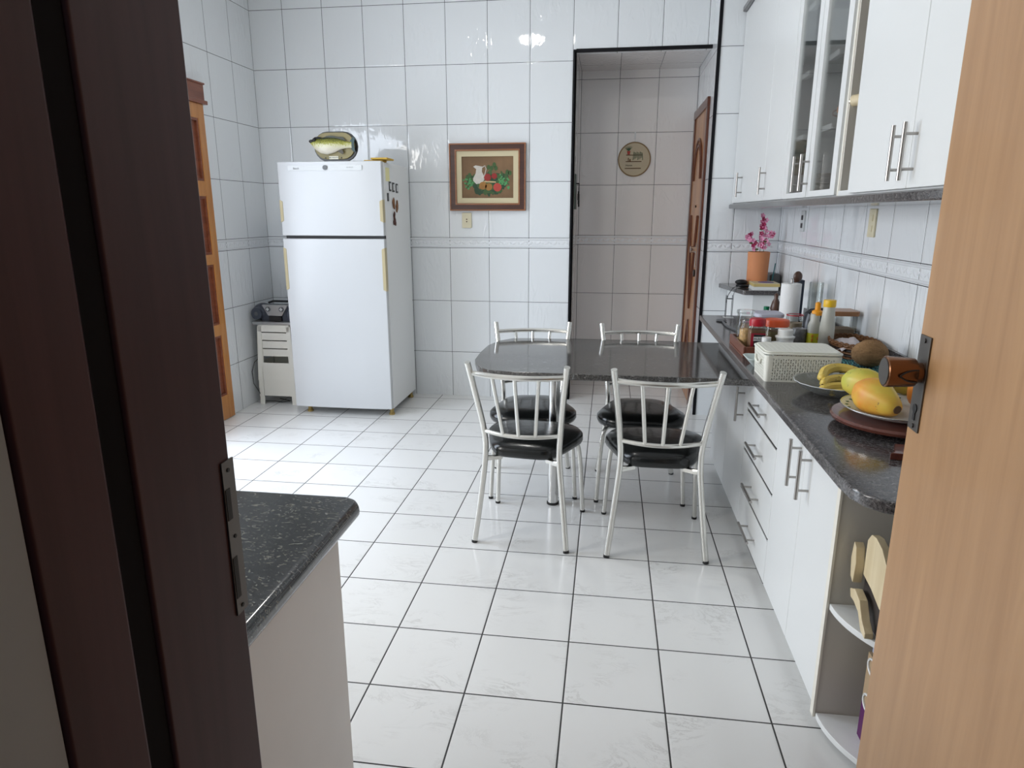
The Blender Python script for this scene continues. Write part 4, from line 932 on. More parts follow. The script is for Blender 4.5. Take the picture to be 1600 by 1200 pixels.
MB().ell((1.60, 2.94, SZ + .036), .042, .03, .018, 16, 8).build('upper_shell', BLACK, bp_)
MB().ell((1.612, 2.93, SZ + .014), .05, .035, .014, 16, 8).build('lower_shell', BLACK, bp_)
o = MB().tube([(1.58, 2.92, SZ + .01), (1.54, 2.88, SZ + .004), (1.505, 2.84, SZ - .04), (1.49, 2.82, SZ - .09), (1.485, 2.80, .93)], .0022, 6).build('charger_cable', BLACK, None, (1.54, 2.88, SZ)); tag(o, 'thin black cable hanging off the corner cabinet edge', 'cable')
o = MB().box((1.80, 3.02, SZ), (1.87, 3.18, SZ + .085)).build('dark_organizer', DGREY, None, (1.83, 3.1, SZ), bevel=.012); tag(o, 'dark grey holder in the corner beside the vase', 'holder')
o = MB().cyl((1.80, 2.97, SZ), (1.815, 2.97, SZ + .16), .0035, n=8).build('teal_stick', TEAL, None, (1.8, 2.97, SZ)); tag(o, 'thin teal stick leaning behind the books', 'stick')
o = MB().box((1.785, 2.955, SZ), (1.815, 2.985, SZ + .02)).build('stick_holder', LGREY, None, (1.8, 2.97, SZ)); tag(o, 'small clear base of the teal stick', 'holder')

# ------------------------------------------------------------------ things on the counter
def jar(name, c_, r, h, lab, cat, cap=None, caph=.02, fill=None, fillh=.6, sq=False, group=None, neck=0.8, capr=None):
    t = thing(name, (c_[0], c_[1], c_[2]), lab, cat, group)
    nk = r * neck
    prof = [(r * .92, 0), (r, .006), (r, h * .78), (r * .96, h * .84), (nk, h * .92), (nk, h)]
    if sq:
        mb = MB()
        def sqr(rr, z):
            q = rrect(-rr, -rr, rr, rr, rr * .25, 3); return [(c_[0] + a, c_[1] + b, c_[2] + z) for a, b in q]
        mb.loft([sqr(a, b) for a, b in prof], True)
        mb.build('glass_body', GLASS, t)
    else: MB().lathe(prof, c_, 28).build('glass_body', GLASS, t)
    if fill is not None:
        if sq: MB().prism([(c_[0] + a, c_[1] + b) for a, b in rrect(-r * .93, -r * .93, r * .93, r * .93, r * .2, 3)], c_[2] + .006, c_[2] + h * fillh).build('contents', fill, t)
        else: MB().lathe([(r * .9, .006), (r * .93, .012), (r * .93, h * fillh)], c_, 24).build('contents', fill, t)
    if cap is not None:
        cr = capr or nk * 1.12
        MB().lathe([(cr, h - caph * .35), (cr * 1.02, h + caph * .4), (cr * .97, h + caph * .9), (cr * .8, h + caph), (.001, h + caph)], c_, 28).build('lid', cap, t)
    return t
tr = thing('wooden_tray', (1.39, 1.28, CZ0), 'reddish wooden tray holding jars at the counter edge', 'tray')
TX0, TX1, TY0, TY1 = 1.292, 1.53, 1.135, 1.47
MB().box((TX0, TY0, CZ0), (TX1, TY1, CZ0 + .008)).build('base', W_TRAY, tr)
for nm, a, b in (('side', (TX0, TY0, CZ0 + .008), (TX0 + .012, TY1, CZ0 + .045)), ('side', (TX1 - .012, TY0, CZ0 + .008), (TX1, TY1, CZ0 + .045)), ('end', (TX0 + .012, TY0, CZ0 + .008), (TX1 - .012, TY0 + .012, CZ0 + .045)), ('end', (TX0 + .012, TY1 - .012, CZ0 + .008), (TX1 - .012, TY1, CZ0 + .045))):
    MB().box(a, b).build(nm, W_TRAY, tr, bevel=.003)
TZ0 = CZ0 + .0085
PASTA = mat('nuts', (0.62, 0.40, 0.18), 0.6, var=0.5, vscale=90, bump=1, bscale=120)
j = jar('glass_jar', (1.345, 1.416, TZ0), .037, .145, 'clear glass jar with glass lid behind the nut jar in the wooden tray', 'jar', GLASS, .012, PASTA, .18, group='jars in the wooden tray', neck=.95)
j = jar('glass_jar', (1.340, 1.340, TZ0), .032, .115, 'clear glass jar of pale nuts at the left in the wooden tray', 'jar', GLASS, .012, PASTA, .70, group='jars in the wooden tray', neck=.85)
cj = jar('coffee_jar', (1.362, 1.235, TZ0), .034, .122, 'square coffee jar with red screw lid and red and black label', 'jar', RED, .024, COFFEE, .80, sq=True, neck=.85, capr=.034)
lb = MB().box((1.332, 1.2000, TZ0 + .004), (1.392, 1.2008, TZ0 + .085)).build('label', REDL, cj)
MB().box((1.344, 1.1994, TZ0 + .004), (1.390, 1.1999, TZ0 + .080)).build('label_panel', BLACK, lb)
MB().box((1.343, 1.1990, TZ0 + .052), (1.381, 1.1993, TZ0 + .070)).build('name_band', LGREY, lb)
text('PIL\u00c3O', .0125, INK, lb, (1.362, 1.1986, TZ0 + .060), R_FRONT, ext=.0002)
jar('glass_jar', (1.458, 1.315, TZ0), .052, .110, 'wide glass jar with bright orange lid and olive contents', 'jar', ORANGE, .022, OLIVE, .75, group='jars in the wooden tray', capr=.056, neck=.95)
sb = thing('small_bottle', (1.390, 1.168, TZ0), 'small dark bottle with white cap at the front of the tray', 'bottle')
MB().lathe([(.019, 0), (.02, .004), (.02, .045), (.015, .053), (.014, .058)], (1.390, 1.168, TZ0), 20).build('bottle_body', mat('dark_glass', (0.02, 0.012, 0.01), 0.1), sb)
MB().lathe([(.0185, .054), (.0190, .056), (.0185, .075), (.001, .076)], (1.390, 1.168, TZ0), 20).build('cap', WHITEP, sb)
o = thing('round_container', (1.430, 1.172, TZ0), 'low white capped container between the dark bottle and white tubs', 'container')
MB().lathe([(.022, 0), (.023, .04), (.022, .052), (.02, .055), (.001, .056)], (1.430, 1.172, TZ0), 20).build('container_body', WHITEP, o)
o = thing('pill_bottle', (1.478, 1.222, TZ0), 'white plastic tub with large screw lid behind the white basket', 'tub')
MB().lathe([(.034, 0), (.035, .06), (.040, .066), (.041, .072), (.028, .078)], (1.478, 1.222, TZ0), 24).build('tub_body', WHITEP, o)
MB().lathe([(.030, .076), (.031, .080), (.031, .100), (.028, .103), (.001, .104)], (1.478, 1.222, TZ0), 24).build('lid', WHITEP, o)
o = thing('food_container', (1.515, 1.62, CZ0), 'glass food container with pale lilac lid behind the orange lidded jar', 'container')
MB().prism(rrect(1.428, 1.565, 1.553, 1.69, .03), CZ0, CZ0 + .108).build('container_body', GLASS, o)
MB().prism(rrect(1.423, 1.56, 1.558, 1.695, .03), CZ0 + .108, CZ0 + .128).build('lid', LAV, o, bevel=.006)
o = thing('water_bottle', (1.60, 2.15, CZ0), 'clear bottle with green cap behind the lilac lidded container', 'bottle')
MB().lathe([(.03, 0), (.032, .01), (.032, .05), (.014, .07), (.013, .075)], (1.60, 2.15, CZ0), 20).build('bottle_body', GLASS, o)
MB().lathe([(.015, .07), (.0155, .088), (.001, .089)], (1.60, 2.15, CZ0), 20).build('cap', GREEN, o)
o = thing('storage_jar', (1.600, 1.56, CZ0), 'glass jar with thin red rim band in front of the paper towel roll', 'jar')
MB().lathe([(.037, 0), (.038, .005), (.038, .128), (.036, .13)], (1.60, 1.56, CZ0), 24).build('glass_body', GLASS, o)
MB().lathe([(.0385, .124), (.0390, .126), (.0385, .129), (.037, .129), (.037, .124), (.0385, .124)], (1.60, 1.56, CZ0), 24, cap=False).build('rim_band', RED, o)
MB().lathe([(.033, .006), (.034, .09)], (1.60, 1.56, CZ0), 20).build('contents', mat('jar_tan', (0.30, 0.24, 0.17), .7, var=.5, vscale=30), o)
pr = thing('paper_towel_roll', (1.665, 1.93, CZ0), 'upright white paper towel roll on the counter', 'paper towel')
MB().lathe([(.049, .004), (.050, .008), (.050, .238), (.046, .24), (.018, .24), (.018, .20)], (1.665, 1.93, CZ0), 32).build('roll', PAPER, pr)
MB().lathe([(.06, 0), (.06, .006), (.006, .008), (.006, .262), (.001, .265)], (1.665, 1.93, CZ0), 24).build('stand', STEEL, pr)
# wooden utensils behind the roll
for k, (dx, dz, lab) in enumerate(((.060, .275, 'dark wooden spoon standing up behind the paper towel roll'),)):
    o = thing('wooden_spoon', (1.72, 2.10, CZ0), lab, 'spoon')
    MB().tube([(1.70, 2.12, CZ0 + .02), (1.715, 2.12, CZ0 + .14), (1.732, 2.12, CZ0 + .235)], .005, 8).build('handle', W_SPOON, o)
    MB().ell((1.742, 2.12, CZ0 + .258), .024, .012, .030, 14, 10).build('spoon_bowl', W_SPOON, o)
o = thing('carved_figure', (1.575, 2.05, CZ0), 'dark carved wooden piece at the left of the paper towel roll', 'ornament')
MB().lathe([(.018, 0), (.022, .03), (.012, .05), (.028, .09), (.020, .125), (.010, .145), (.012, .165), (.001, .175)], (1.625, 2.06, CZ0), 16).build('carved_body', W_SPOON, o)
MB().tube([(1.635, 2.06, CZ0 + .08), (1.605, 2.06, CZ0 + .10), (1.62, 2.06, CZ0 + .13)], .006, 8).build('carved_arm', W_SPOON, o)
o = MB().box((1.768, 2.20, CZ0), (1.804, 2.30, CZ0 + .232)).build('dark_board', mat('board_blue', (0.02, 0.028, 0.045), .4), None, (1.83, 2.3, CZ0), bevel=.003); tag(o, 'dark blue upright board leaning near the wall behind the paper towel roll', 'board')
ket = thing('black_kettle', (1.76, 1.80, CZ0), 'black rounded kettle behind the sauce bottles', 'kettle')
MB().lathe([(.058, 0), (.062, .01), (.060, .06), (.048, .105), (.022, .125), (.001, .13)], (1.757, 1.80, CZ0), 28).build('kettle_body', mat('kettle_black', (0.022, 0.024, 0.03), .25), ket)
MB().tube([(1.72, 1.76, CZ0 + .11), (1.745, 1.73, CZ0 + .135), (1.80, 1.73, CZ0 + .13), (1.83, 1.76, CZ0 + .06)], .008, 8).build('handle', BLACK, ket)
# tall clear vase-like glass by the wall
o = MB().lathe([(.035, 0), (.036, .004), (.036, .24), (.034, .24), (.034, .01), (.001, .01)], (1.81, 2.0, CZ0), 24).build('tall_glass', GLASS, None, (1.81, 2.0, CZ0)); tag(o, 'tall clear glass cylinder against the tiled wall', 'glass')
bb = thing('sauce_bottle', (1.645, 1.40, CZ0), 'small frosted squeeze bottle with orange nozzle and yellow label', 'bottle', 'squeeze bottles behind the white basket')
MB().lathe([(.027, 0), (.028, .006), (.028, .10), (.020, .125), (.020, .155), (.022, .157)], (1.645, 1.40, CZ0), 26).build('bottle_body', FROST, bb)
MB().lathe([(.023, .150), (.023, .168), (.012, .174), (.012, .205), (.001, .21)], (1.652, 1.40, CZ0), 20).build('nozzle', AMBER, bb)
lb = MB().lathe([(.0286, .02), (.0286, .07)], (1.645, 1.40, CZ0), 26, cap=False).build('label', mat('label_lime', (0.62, 0.60, 0.03), .5, var=.25, vscale=50), bb)
mb = MB()
for k, (a, b) in enumerate(((-.10, .04), (-.10, .058), (.10, .048))): mb.ell((1.645 + .0285 * math.sin(a * 4), 1.40 - .0285 * math.cos(a * 4), CZ0 + b), .006, .002, .008, 8, 6)
mb.build('label_flowers', mat('label_orange', (0.70, 0.30, 0.03), .5), lb)
bb = thing('sauce_bottle', (1.682, 1.34, CZ0), 'tall frosted bottle with wide yellow cap', 'bottle', 'squeeze bottles behind the white basket')
MB().lathe([(.031, 0), (.032, .006), (.0315, .10), (.024, .19), (.023, .20)], (1.682, 1.34, CZ0), 26).build('bottle_body', FROST, bb)
MB().lathe([(.0255, .196), (.026, .198), (.026, .222), (.0245, .226), (.001, .227)], (1.682, 1.34, CZ0), 26).build('cap', YELLOW, bb)
o = thing('canister', (1.80, 1.53, CZ0), 'square glass canister with wooden lid against the wall', 'canister')
MB().prism(rrect(1.755, 1.50, 1.865, 1.61, .012), CZ0, CZ0 + .132).build('glass_body', GLASS, o)
MB().prism(rrect(1.762, 1.507, 1.858, 1.603, .01), CZ0 + .003, CZ0 + .07).build('contents', mat('canister_tan', (0.33, 0.24, 0.16), .8, var=.3, vscale=40), o)
MB().prism(rrect(1.74, 1.485, 1.865, 1.61, .012), CZ0 + .134, CZ0 + .156).build('lid', W_LID, o, bevel=.003)
sg = thing('small_glass', (1.60, 1.40, CZ0), 'small patterned glass pot beside the squeeze bottles', 'pot')
MB().lathe([(.030, 0), (.034, .05), (.034, .07), (.030, .085), (.001, .09)], (1.588, 1.42, CZ0), 20).build('pot_body', mat('patterned', (0.16, 0.16, 0.16), .2, var=.9, vscale=70), sg)
# rimmed tray and wicker basket with napkin
wk = thing('wicker_basket', (1.766, 1.235, CZ0), 'brown and black wicker bread basket beside the wall', 'basket')
def ovl(cx, cy, rx, ry, z, n=36): return [(cx + rx * math.cos(2 * PI * i / n), cy + ry * math.sin(2 * PI * i / n), z) for i in range(n)]
WX, WY = 1.766, 1.235
for k in range(5):
    z_ = CZ0 + .008 + k * .011; r_ = .074 + k * .0038
    pts = [(WX + r_ * math.cos(2 * PI * i / 60) * (1 + .02 * math.sin(30 * 2 * PI * i / 60 + k * PI)), WY + (r_ + .06) * math.sin(2 * PI * i / 60), z_) for i in range(60)]
    MB().tube(pts, .0055, 6, closed=True).build('weave', WICK if k % 2 == 0 else WICKD, wk)
mb = MB()
for i in range(26):
    a = 2 * PI * i / 26; mb.cyl((WX + .073 * math.cos(a), WY + .133 * math.sin(a), CZ0), (WX + .093 * math.cos(a), WY + .153 * math.sin(a), CZ0 + .062), .003, n=6)
mb.build('stakes', WICKD, wk)
mb = MB()
for k in range(2):
    mb.tube([(WX + .093 * math.cos(2 * PI * i / 80), WY + .153 * math.sin(2 * PI * i / 80), CZ0 + .064 + .006 * math.sin(2 * PI * i * 14 / 80 + k * PI)) for i in range(80)], .005, 6, closed=True)
mb.build('braided_rim', WICK, wk)
MB().prism([(WX + .066 * math.cos(2 * PI * i / 30), WY + .126 * math.sin(2 * PI * i / 30)) for i in range(30)], CZ0 + .001, CZ0 + .006).build('base', WICKD, wk)
# napkin: crumpled sheet
mb = MB(); n_ = 16; v = []; rr_ = random.Random(11)
for i in range(n_ + 1):
    for j_ in range(n_ + 1):
        u, w = i / n_ - .5, j_ / n_ - .5
        v.append((WX - .018 + u * .13, WY - .01 + w * .20, CZ0 + .052 + .026 * math.exp(-(u * u + w * w) * 8) + .008 * math.sin(u * 17 + w * 9) * math.cos(w * 15) - .012 * (abs(u) * 2) ** 3))
f = [(i * (n_ + 1) + j_, (i + 1) * (n_ + 1) + j_, (i + 1) * (n_ + 1) + j_ + 1, i * (n_ + 1) + j_ + 1) for i in range(n_) for j_ in range(n_)]
o = mb.add(v, f).build('napkin', CLOTHW, None, (WX, WY, CZ0 + .05), ang=180); o.modifiers.new('th', 'SOLIDIFY').thickness = .002
tag(o, 'crumpled greyish lilac napkin inside the wicker basket', 'napkin')
# teal cloth under coconut
mb = MB(); v = []; n_ = 20
for i in range(n_ + 1):
    for j_ in range(n_ + 1):
        u, w = i / n_, j_ / n_
        v.append((1.60 + u * .25, .70 + w * .43 + .02 * math.sin(u * 9), CZ0 + .005 + .006 * abs(math.sin(u * 21 + w * 13)) * (1 - .3 * w)))
f = [(i * (n_ + 1) + j_, (i + 1) * (n_ + 1) + j_, (i + 1) * (n_ + 1) + j_ + 1, i * (n_ + 1) + j_ + 1) for i in range(n_) for j_ in range(n_)]
TEALP, tn, tl, tbb = nt('teal_leaf_pattern')
tc_ = tn.new('ShaderNodeTexCoord'); wv = tn.new('ShaderNodeTexWave'); wv.inputs['Scale'].default_value = 28; wv.inputs['Distortion'].default_value = 9; wv.inputs['Detail'].default_value = 2
tl.new(tc_.outputs['Object'], wv.inputs['Vector']); cr_ = tn.new('ShaderNodeValToRGB'); tl.new(wv.outputs['Fac'], cr_.inputs[0])
cr_.color_ramp.elements[0].position = .55; cr_.color_ramp.elements[0].color = (.004, .035, .05, 1); cr_.color_ramp.elements[1].position = .9; cr_.color_ramp.elements[1].color = (.10, .36, .36, 1)
tl.new(cr_.outputs[0], tbb.inputs['Base Color']); tbb.inputs['Roughness'].default_value = .85
o = mb.add(v, f).build('patterned_cloth', TEALP, None, (1.72, .9, CZ0), ang=180); o.modifiers.new('th', 'SOLIDIFY').thickness = .003
tag(o, 'teal leaf patterned cloth under the coconut', 'cloth')
o = thing('coconut', (1.74, .98, CZ0 + .012), 'brown hairy coconut on the teal cloth', 'coconut')
rr_ = random.Random(2); rings = []; n_ = 30; m_ = 22
mb = MB().ell((1.736, .97, CZ0 + .063), .066, .055, .052, 36, 24, None)
mb.v = [(x_ + rr_.uniform(-.0012, .0012), y_ + rr_.uniform(-.0012, .0012), z_ + rr_.uniform(-.0012, .0012)) for x_, y_, z_ in mb.v]
hk = mb.build('shell', COCO, o, ang=60)
mb = MB(); rr_ = random.Random(9)
for k in range(420):
    th = rr_.uniform(0, 2 * PI); ph = rr_.uniform(-.9, 1.4)
    pts = []
    for q in range(4):
        a = th + q * .10; b = ph + q * .04 * rr_.uniform(-1, 1)
        pts.append((1.736 + .0675 * math.cos(b) * math.cos(a), .97 + .0565 * math.cos(b) * math.sin(a), CZ0 + .063 + .0535 * math.sin(b)))
    mb.tube(pts, .00045, 3)
mb.build('fibres', mat('fibre', (0.34, 0.20, 0.09), .9), o)['kind'] = 'stuff'

# white plastic basket with lid
wb_ = thing('plastic_basket', (1.41, .78, CZ0), 'white perforated plastic basket with flat lid on the counter', 'basket')
BX0, BX1, BY0, BY1 = 1.290, 1.545, .705, .895
BZ, BH = CZ0, .098
def perforated(p0, p1, z0, z1, nx, nz, slant):
    # wall panel with a grid of small triangular holes, built as real openings
    mb = MB(); ax = Vector(p1) - Vector(p0); L = ax.length; ax.normalize(); nrm = Vector((ax.y, -ax.x, 0)); t = .0025
    def W(u, w, d): 
        q = Vector(p0) + ax * u + nrm * (slant * (w - z0) / (z1 - z0) + d); return (q.x, q.y, w)
    du = L / nx; dz = (z1 - z0) / nz
    for i in range(nx):
        for k in range(nz):
            u0, u1 = i * du, (i + 1) * du; w0, w1 = z0 + k * dz, z0 + (k + 1) * dz
            border = i == 0 or i == nx - 1 or k == nz - 1
            uc, wc = (u0 + u1) / 2, (w0 + w1) / 2
            if border:
                v = [W(u0, w0, 0), W(u1, w0, 0), W(u1, w1, 0), W(u0, w1, 0), W(u0, w0, -t), W(u1, w0, -t), W(u1, w1, -t), W(u0, w1, -t)]
                mb.add(v, [(0, 1, 2, 3), (7, 6, 5, 4)])
            else:
                s_ = 1 if (i + k) % 2 else -1; h = .36
                tri = [(uc - du * h, wc - s_ * dz * h), (uc + du * h, wc - s_ * dz * h), (uc, wc + s_ * dz * h)]
                sq = [(u0, w0), (u1, w0), (u1, w1), (u0, w1)]
                if s_ < 0: tri = [(uc - du * h, wc + dz * h), (uc + du * h, wc + dz * h), (uc, wc - dz * h)]
                V = [W(a, b, 0) for a, b in sq + tri] + [W(a, b, -t) for a, b in sq + tri]
                if s_ > 0: F = [(0, 1, 5, 4), (1, 2, 6, 5), (2, 3, 6), (3, 0, 4, 6)]
                else: F = [(3, 2, 5, 4), (2, 1, 6, 5), (1, 0, 6), (0, 3, 4, 6)]
                F += [tuple(q + 7 for q in f_[::-1]) for f_ in F] + [(4, 5, 12, 11), (5, 6, 13, 12), (6, 4, 11, 13)]
                mb.add(V, F)
    return mb
bd = MB()
for p0, p1, nx in (((BX0 + .012, BY0, 0), (BX1 - .012, BY0, 0), 22), ((BX1, BY0 + .012, 0), (BX1, BY1 - .012, 0), 16), ((BX1 - .012, BY1, 0), (BX0 + .012, BY1, 0), 22), ((BX0, BY1 - .012, 0), (BX0, BY0 + .012, 0), 16)):
    q = perforated(p0, p1, BZ + .006, BZ + BH, nx + 5, 9, .006); bd.add(q.v, q.f)
for cx, cy, a in ((BX1 - .012, BY0 + .012, -PI / 2), (BX1 - .012, BY1 - .012, 0), (BX0 + .012, BY1 - .012, PI / 2), (BX0 + .012, BY0 + .012, PI)):
    lo = arcpts(cx, cy, .012, a, a + PI / 2, 5); hi = arcpts(cx, cy, .018, a, a + PI / 2, 5)
    bd.loft([[(x_, y_, BZ + .006) for x_, y_ in lo], [(x_, y_, BZ + BH) for x_, y_ in hi]], False, closed=False)
bd.prism(rrect(BX0, BY0, BX1, BY1, .012), BZ, BZ + .006)
BASKM = mat('basket_white', (0.78, 0.78, 0.70), 0.4)
bdo = bd.build('basket_body', BASKM, wb_, flat=True)
MB().prism(rrect(BX0 - .010, BY0 - .010, BX1 + .010, BY1 + .010, .03, 8), BZ + BH + .003, BZ + BH + .010).prism(rrect(BX0 - .002, BY0 - .002, BX1 + .002, BY1 + .002, .026, 8), BZ + BH + .010, BZ + BH + .0145).build('lid', BASKM, wb_, bevel=.003, seg=3)
MB().tube([(BX0 - .008, .76, BZ + .075), (BX0 - .010, .765, BZ + .058), (BX0 - .010, .80, BZ + .052), (BX0 - .010, .835, BZ + .058), (BX0 - .008, .84, BZ + .075)], .0045, 8).build('side_grip', BASKM, wb_)
for k in range(14): MB().box((BX0 + .01 + k * .0178, BY0 + .005, BZ + BH + .0145), (BX0 + .013 + k * .0178, BY1 - .005, BZ + BH + .0149)).build('lid_rib', BASKM, wb_)
o = thing('glass_dish', (1.31, 1.02, CZ0), 'shallow square pale glass dish between the tray and white basket', 'dish')
mb = MB()
def dsh(r, z): return [(1.335 + a, .985 + b, CZ0 + z) for a, b in rrect(-r, -r, r, r, r * .3, 4)]
mb.loft([dsh(.035, 0), dsh(.060, .028), dsh(.064, .034), dsh(.061, .036), dsh(.055, .030), dsh(.032, .004)], True).build('dish_body', mat('milk_glass', (0.60, 0.68, 0.66), .12), o)

# glass bowl with bananas
gb = thing('glass_bowl', (1.49, .58, CZ0), 'wide ribbed clear glass bowl holding bananas', 'bowl')
GX, GY = 1.487, .56
prof = [(.045, .001), (.07, .004), (.105, .020), (.130, .042), (.133, .044), (.128, .043), (.103, .024), (.068, .008), (.001, .006)]
rings = []
n_ = 72
for r_, z_ in prof: rings.append([(GX + (r_ * (1 + .012 * math.cos(18 * 2 * PI * i / n_) * (r_ > .09))) * math.cos(2 * PI * i / n_), GY + (r_ * (1 + .012 * math.cos(18 * 2 * PI * i / n_) * (r_ > .09))) * math.sin(2 * PI * i / n_), CZ0 + z_) for i in range(n_)])
MB().loft(rings).build('bowl_body', GLASSB, gb, ang=80)
MB().tube([(GX + .131 * (1 + .012 * math.cos(18 * 2 * PI * i / 72)) * math.cos(2 * PI * i / 72), GY + .131 * (1 + .012 * math.cos(18 * 2 * PI * i / 72)) * math.sin(2 * PI * i / 72), CZ0 + .0435) for i in range(72)], .0014, 5, closed=True).build('rim_highlight', LGREY, gb)  # light grey tube paints a highlight along the bowl's edge
def banana(pts, r, lab):
    P = [Vector(p) for p in pts]; out = []; 
    n = 16
    for i in range(n + 1):
        t = i / n * (len(P) - 1); k = min(int(t), len(P) - 2); u = t - k
        p0, p1, p2, p3 = P[max(k - 1, 0)], P[k], P[k + 1], P[min(k + 2, len(P) - 1)]
        out.append(0.5 * ((2 * p1) + (-p0 + p2) * u + (2 * p0 - 5 * p1 + 4 * p2 - p3) * u * u + (-p0 + 3 * p1 - 3 * p2 + p3) * u ** 3))
    R = [r * min(1, .35 + 2.6 * math.sin(PI * (.02 + .96 * i / n)) ** 1.0 * .9) if 0 < i < n else r * .3 for i in range(n + 1)]
    R = [min(a, r) for a in R]
    t_ = thing('banana', tuple(P[len(P) // 2]), lab, 'banana', 'bananas in the glass bowl')
    MB().tube(out, R, 7).build('peel', BANANA, t_, ang=50)
    MB().cyl(out[-1], out[-1] + (out[-1] - out[-2]).normalized() * .012, r * .28, r * .22, 6).build('stem', STEM, t_)
    MB().cyl(out[0], out[0] - (out[1] - out[0]).normalized() * .004, r * .3, r * .2, 6).build('blossom_end', BRSPOT, t_)
bz = CZ0 + .032
banana([(1.440, .555, bz + .016), (1.462, .60, bz + .036), (1.51, .63, bz + .044), (1.565, .615, bz + .036), (1.595, .585, bz + .014)], .0165, 'topmost long banana curving over the others at the back of the bowl')
banana([(1.433, .518, bz + .008), (1.462, .562, bz + .016), (1.51, .583, bz + .018), (1.56, .568, bz + .014), (1.585, .545, bz + .004)], .0135, 'banana just in front of the topmost one')
banana([(1.425, .50, bz - .004), (1.46, .526, bz + .001), (1.51, .538, bz + .001), (1.56, .528, bz)], .0135, 'spotted banana low in the middle of the bunch')
banana([(1.445, .475, bz - .008), (1.475, .490, bz - .008), (1.51, .494, bz - .008), (1.55, .485, bz - .006)], .0115, 'lowest banana lying at the front edge of the bowl')

# brown round wooden stand, enamel plate, papayas
LX, LY = 1.545, .20
ls = thing('lazy_susan', (LX, LY, CZ0), 'round red-brown wooden turntable at the near end of the counter', 'turntable')
MB().lathe([(.085, 0), (.09, .010), (.04, .0125)], (LX, LY, CZ0), 40).build('foot', BROWNP, ls)
MB().lathe([(.10, .012), (.155, .013), (.172, .019), (.175, .027), (.170, .033), (.150, .034), (.001, .034)], (LX, LY, CZ0), 56).build('turntable_top', BROWNP, ls)
ep = thing('enamel_plate', (LX, LY, CZ0 + .0345), 'white metal rimmed plate with green pattern under the papayas', 'plate')
PX_, PY_ = 1.548, .20
MB().lathe([(.07, .001), (.10, .004), (.13, .016), (.150, .024), (.1525, .0245), (.1500, .0222), (.128, .012), (.001, .010)][::1], (PX_, PY_, CZ0 + .0345), 56).build('plate_body', PLATEW, ep)
MB().tube([(PX_ + .1515 * math.cos(2 * PI * i / 60), PY_ + .1515 * math.sin(2 * PI * i / 60), CZ0 + .0590) for i in range(60)], .0018, 6, closed=True).build('metal_rim', CHROME, ep)
mb = MB(); rr_ = random.Random(4)
for k in range(26):
    a = 2 * PI * k / 26; mb.ell((PX_ + .136 * math.cos(a), PY_ + .136 * math.sin(a), CZ0 + .0535), .007, .004, .0015, 8, 5)
mb.build('leaf_pattern', mat('plate_green', (0.06, 0.16, 0.10), .4), ep)
PZ_ = CZ0 + .045
def papaya(p0, p1, prof, m, lab, name='papaya', tipm=True):
    A, B = Vector(p0), Vector(p1); ax = (B - A); L = ax.length; ax.normalize(); rot = ax.to_track_quat('Z', 'Y').to_matrix().to_4x4()
    t_ = thing(name, (A.x, A.y, PZ_), lab, 'papaya', 'papayas on the enamel plate')
    n = 30
    rings = [[Vector(((r * (1 + .035 * math.cos(5 * 2 * PI * i / n))) * math.cos(2 * PI * i / n), (r * (1 + .035 * math.cos(5 * 2 * PI * i / n))) * math.sin(2 * PI * i / n), z * L)) for i in range(n)] for z, r in prof]
    sk = MB().loft(rings, True, Matrix.Translation(A) @ rot).build('skin', m, t_, ang=80)
    if tipm:
        MB().lathe([(.0125, L * 1.0 - .002), (.0115, L + .0018), (.008, L + .0022), (.001, L + .0015)], (0, 0, 0), 18, Matrix.Translation(A) @ rot).build('stem_scar', BRSPOT, sk)
    return t_
PP = [(0, .006), (.03, .020), (.12, .037), (.28, .047), (.45, .050), (.6, .046), (.75, .037), (.88, .028), (.96, .020), (1.0, .011)]
papaya((1.456, .262, PZ_ + .050), (1.508, .115, PZ_ + .028), [(a, b * 1.05) for a, b in PP], PAPAYA, 'ripe yellow papaya at the front with its dark stem scar facing the viewer')
papaya((1.450, .382, PZ_ + .047), (1.548, .268, PZ_ + .047), [(a, b * .93) for a, b in PP], PAPAYA2, 'greenish yellow papaya behind the ripe yellow one')
papaya((1.64, .30, PZ_ + .048), (1.60, .13, PZ_ + .048), [(a, b * .92) for a, b in PP], FLESHO, 'orange papaya at the right, partly behind the door knob')
papaya((1.58, .40, PZ_ + .05), (1.70, .31, PZ_ + .055), [(a, b * .9) for a, b in PP], PAPAYA2, 'yellow papaya lying at the back right of the plate', tipm=False)
o = MB().prism([(1.435, -.075), (1.42, -.09), (1.50, -.10), (1.52, -.02), (1.46, -.012)], CZ0, CZ0 + .018).build('wooden_board', BROWNP, None, (1.48, -.06, CZ0), bevel=.003); tag(o, 'small dark red wooden piece on the counter edge in front of the turntable', 'board')
# whisk-like utensils hanging / lying at far end
o = thing('wire_stand', (1.46, 2.33, CZ0), 'thin wire utensil stand at the far end of the counter', 'stand')
mb = MB()
for dx, dy in ((0, 0), (.035, 0), (.035, .03), (0, .03)): mb.tube([(1.405 + dx, 2.29 + dy, CZ0), (1.405 + dx, 2.29 + dy, CZ0 + .13)], .0018, 6)
mb.tube([(1.405, 2.29, CZ0 + .11), (1.44, 2.29, CZ0 + .11), (1.44, 2.32, CZ0 + .11), (1.405, 2.32, CZ0 + .11)], .0018, 6, closed=True)
mb.tube([(1.44, 2.29, CZ0 + .13), (1.445, 2.29, CZ0 + .16), (1.46, 2.30, CZ0 + .18), (1.48, 2.32, CZ0 + .185)], .0018, 6)
mb.build('wire_frame', DGREY, o)
MB().prism([(1.395, 2.28), (1.45, 2.28), (1.45, 2.33), (1.395, 2.33)], CZ0, CZ0 + .003).build('base', LGREY, o)
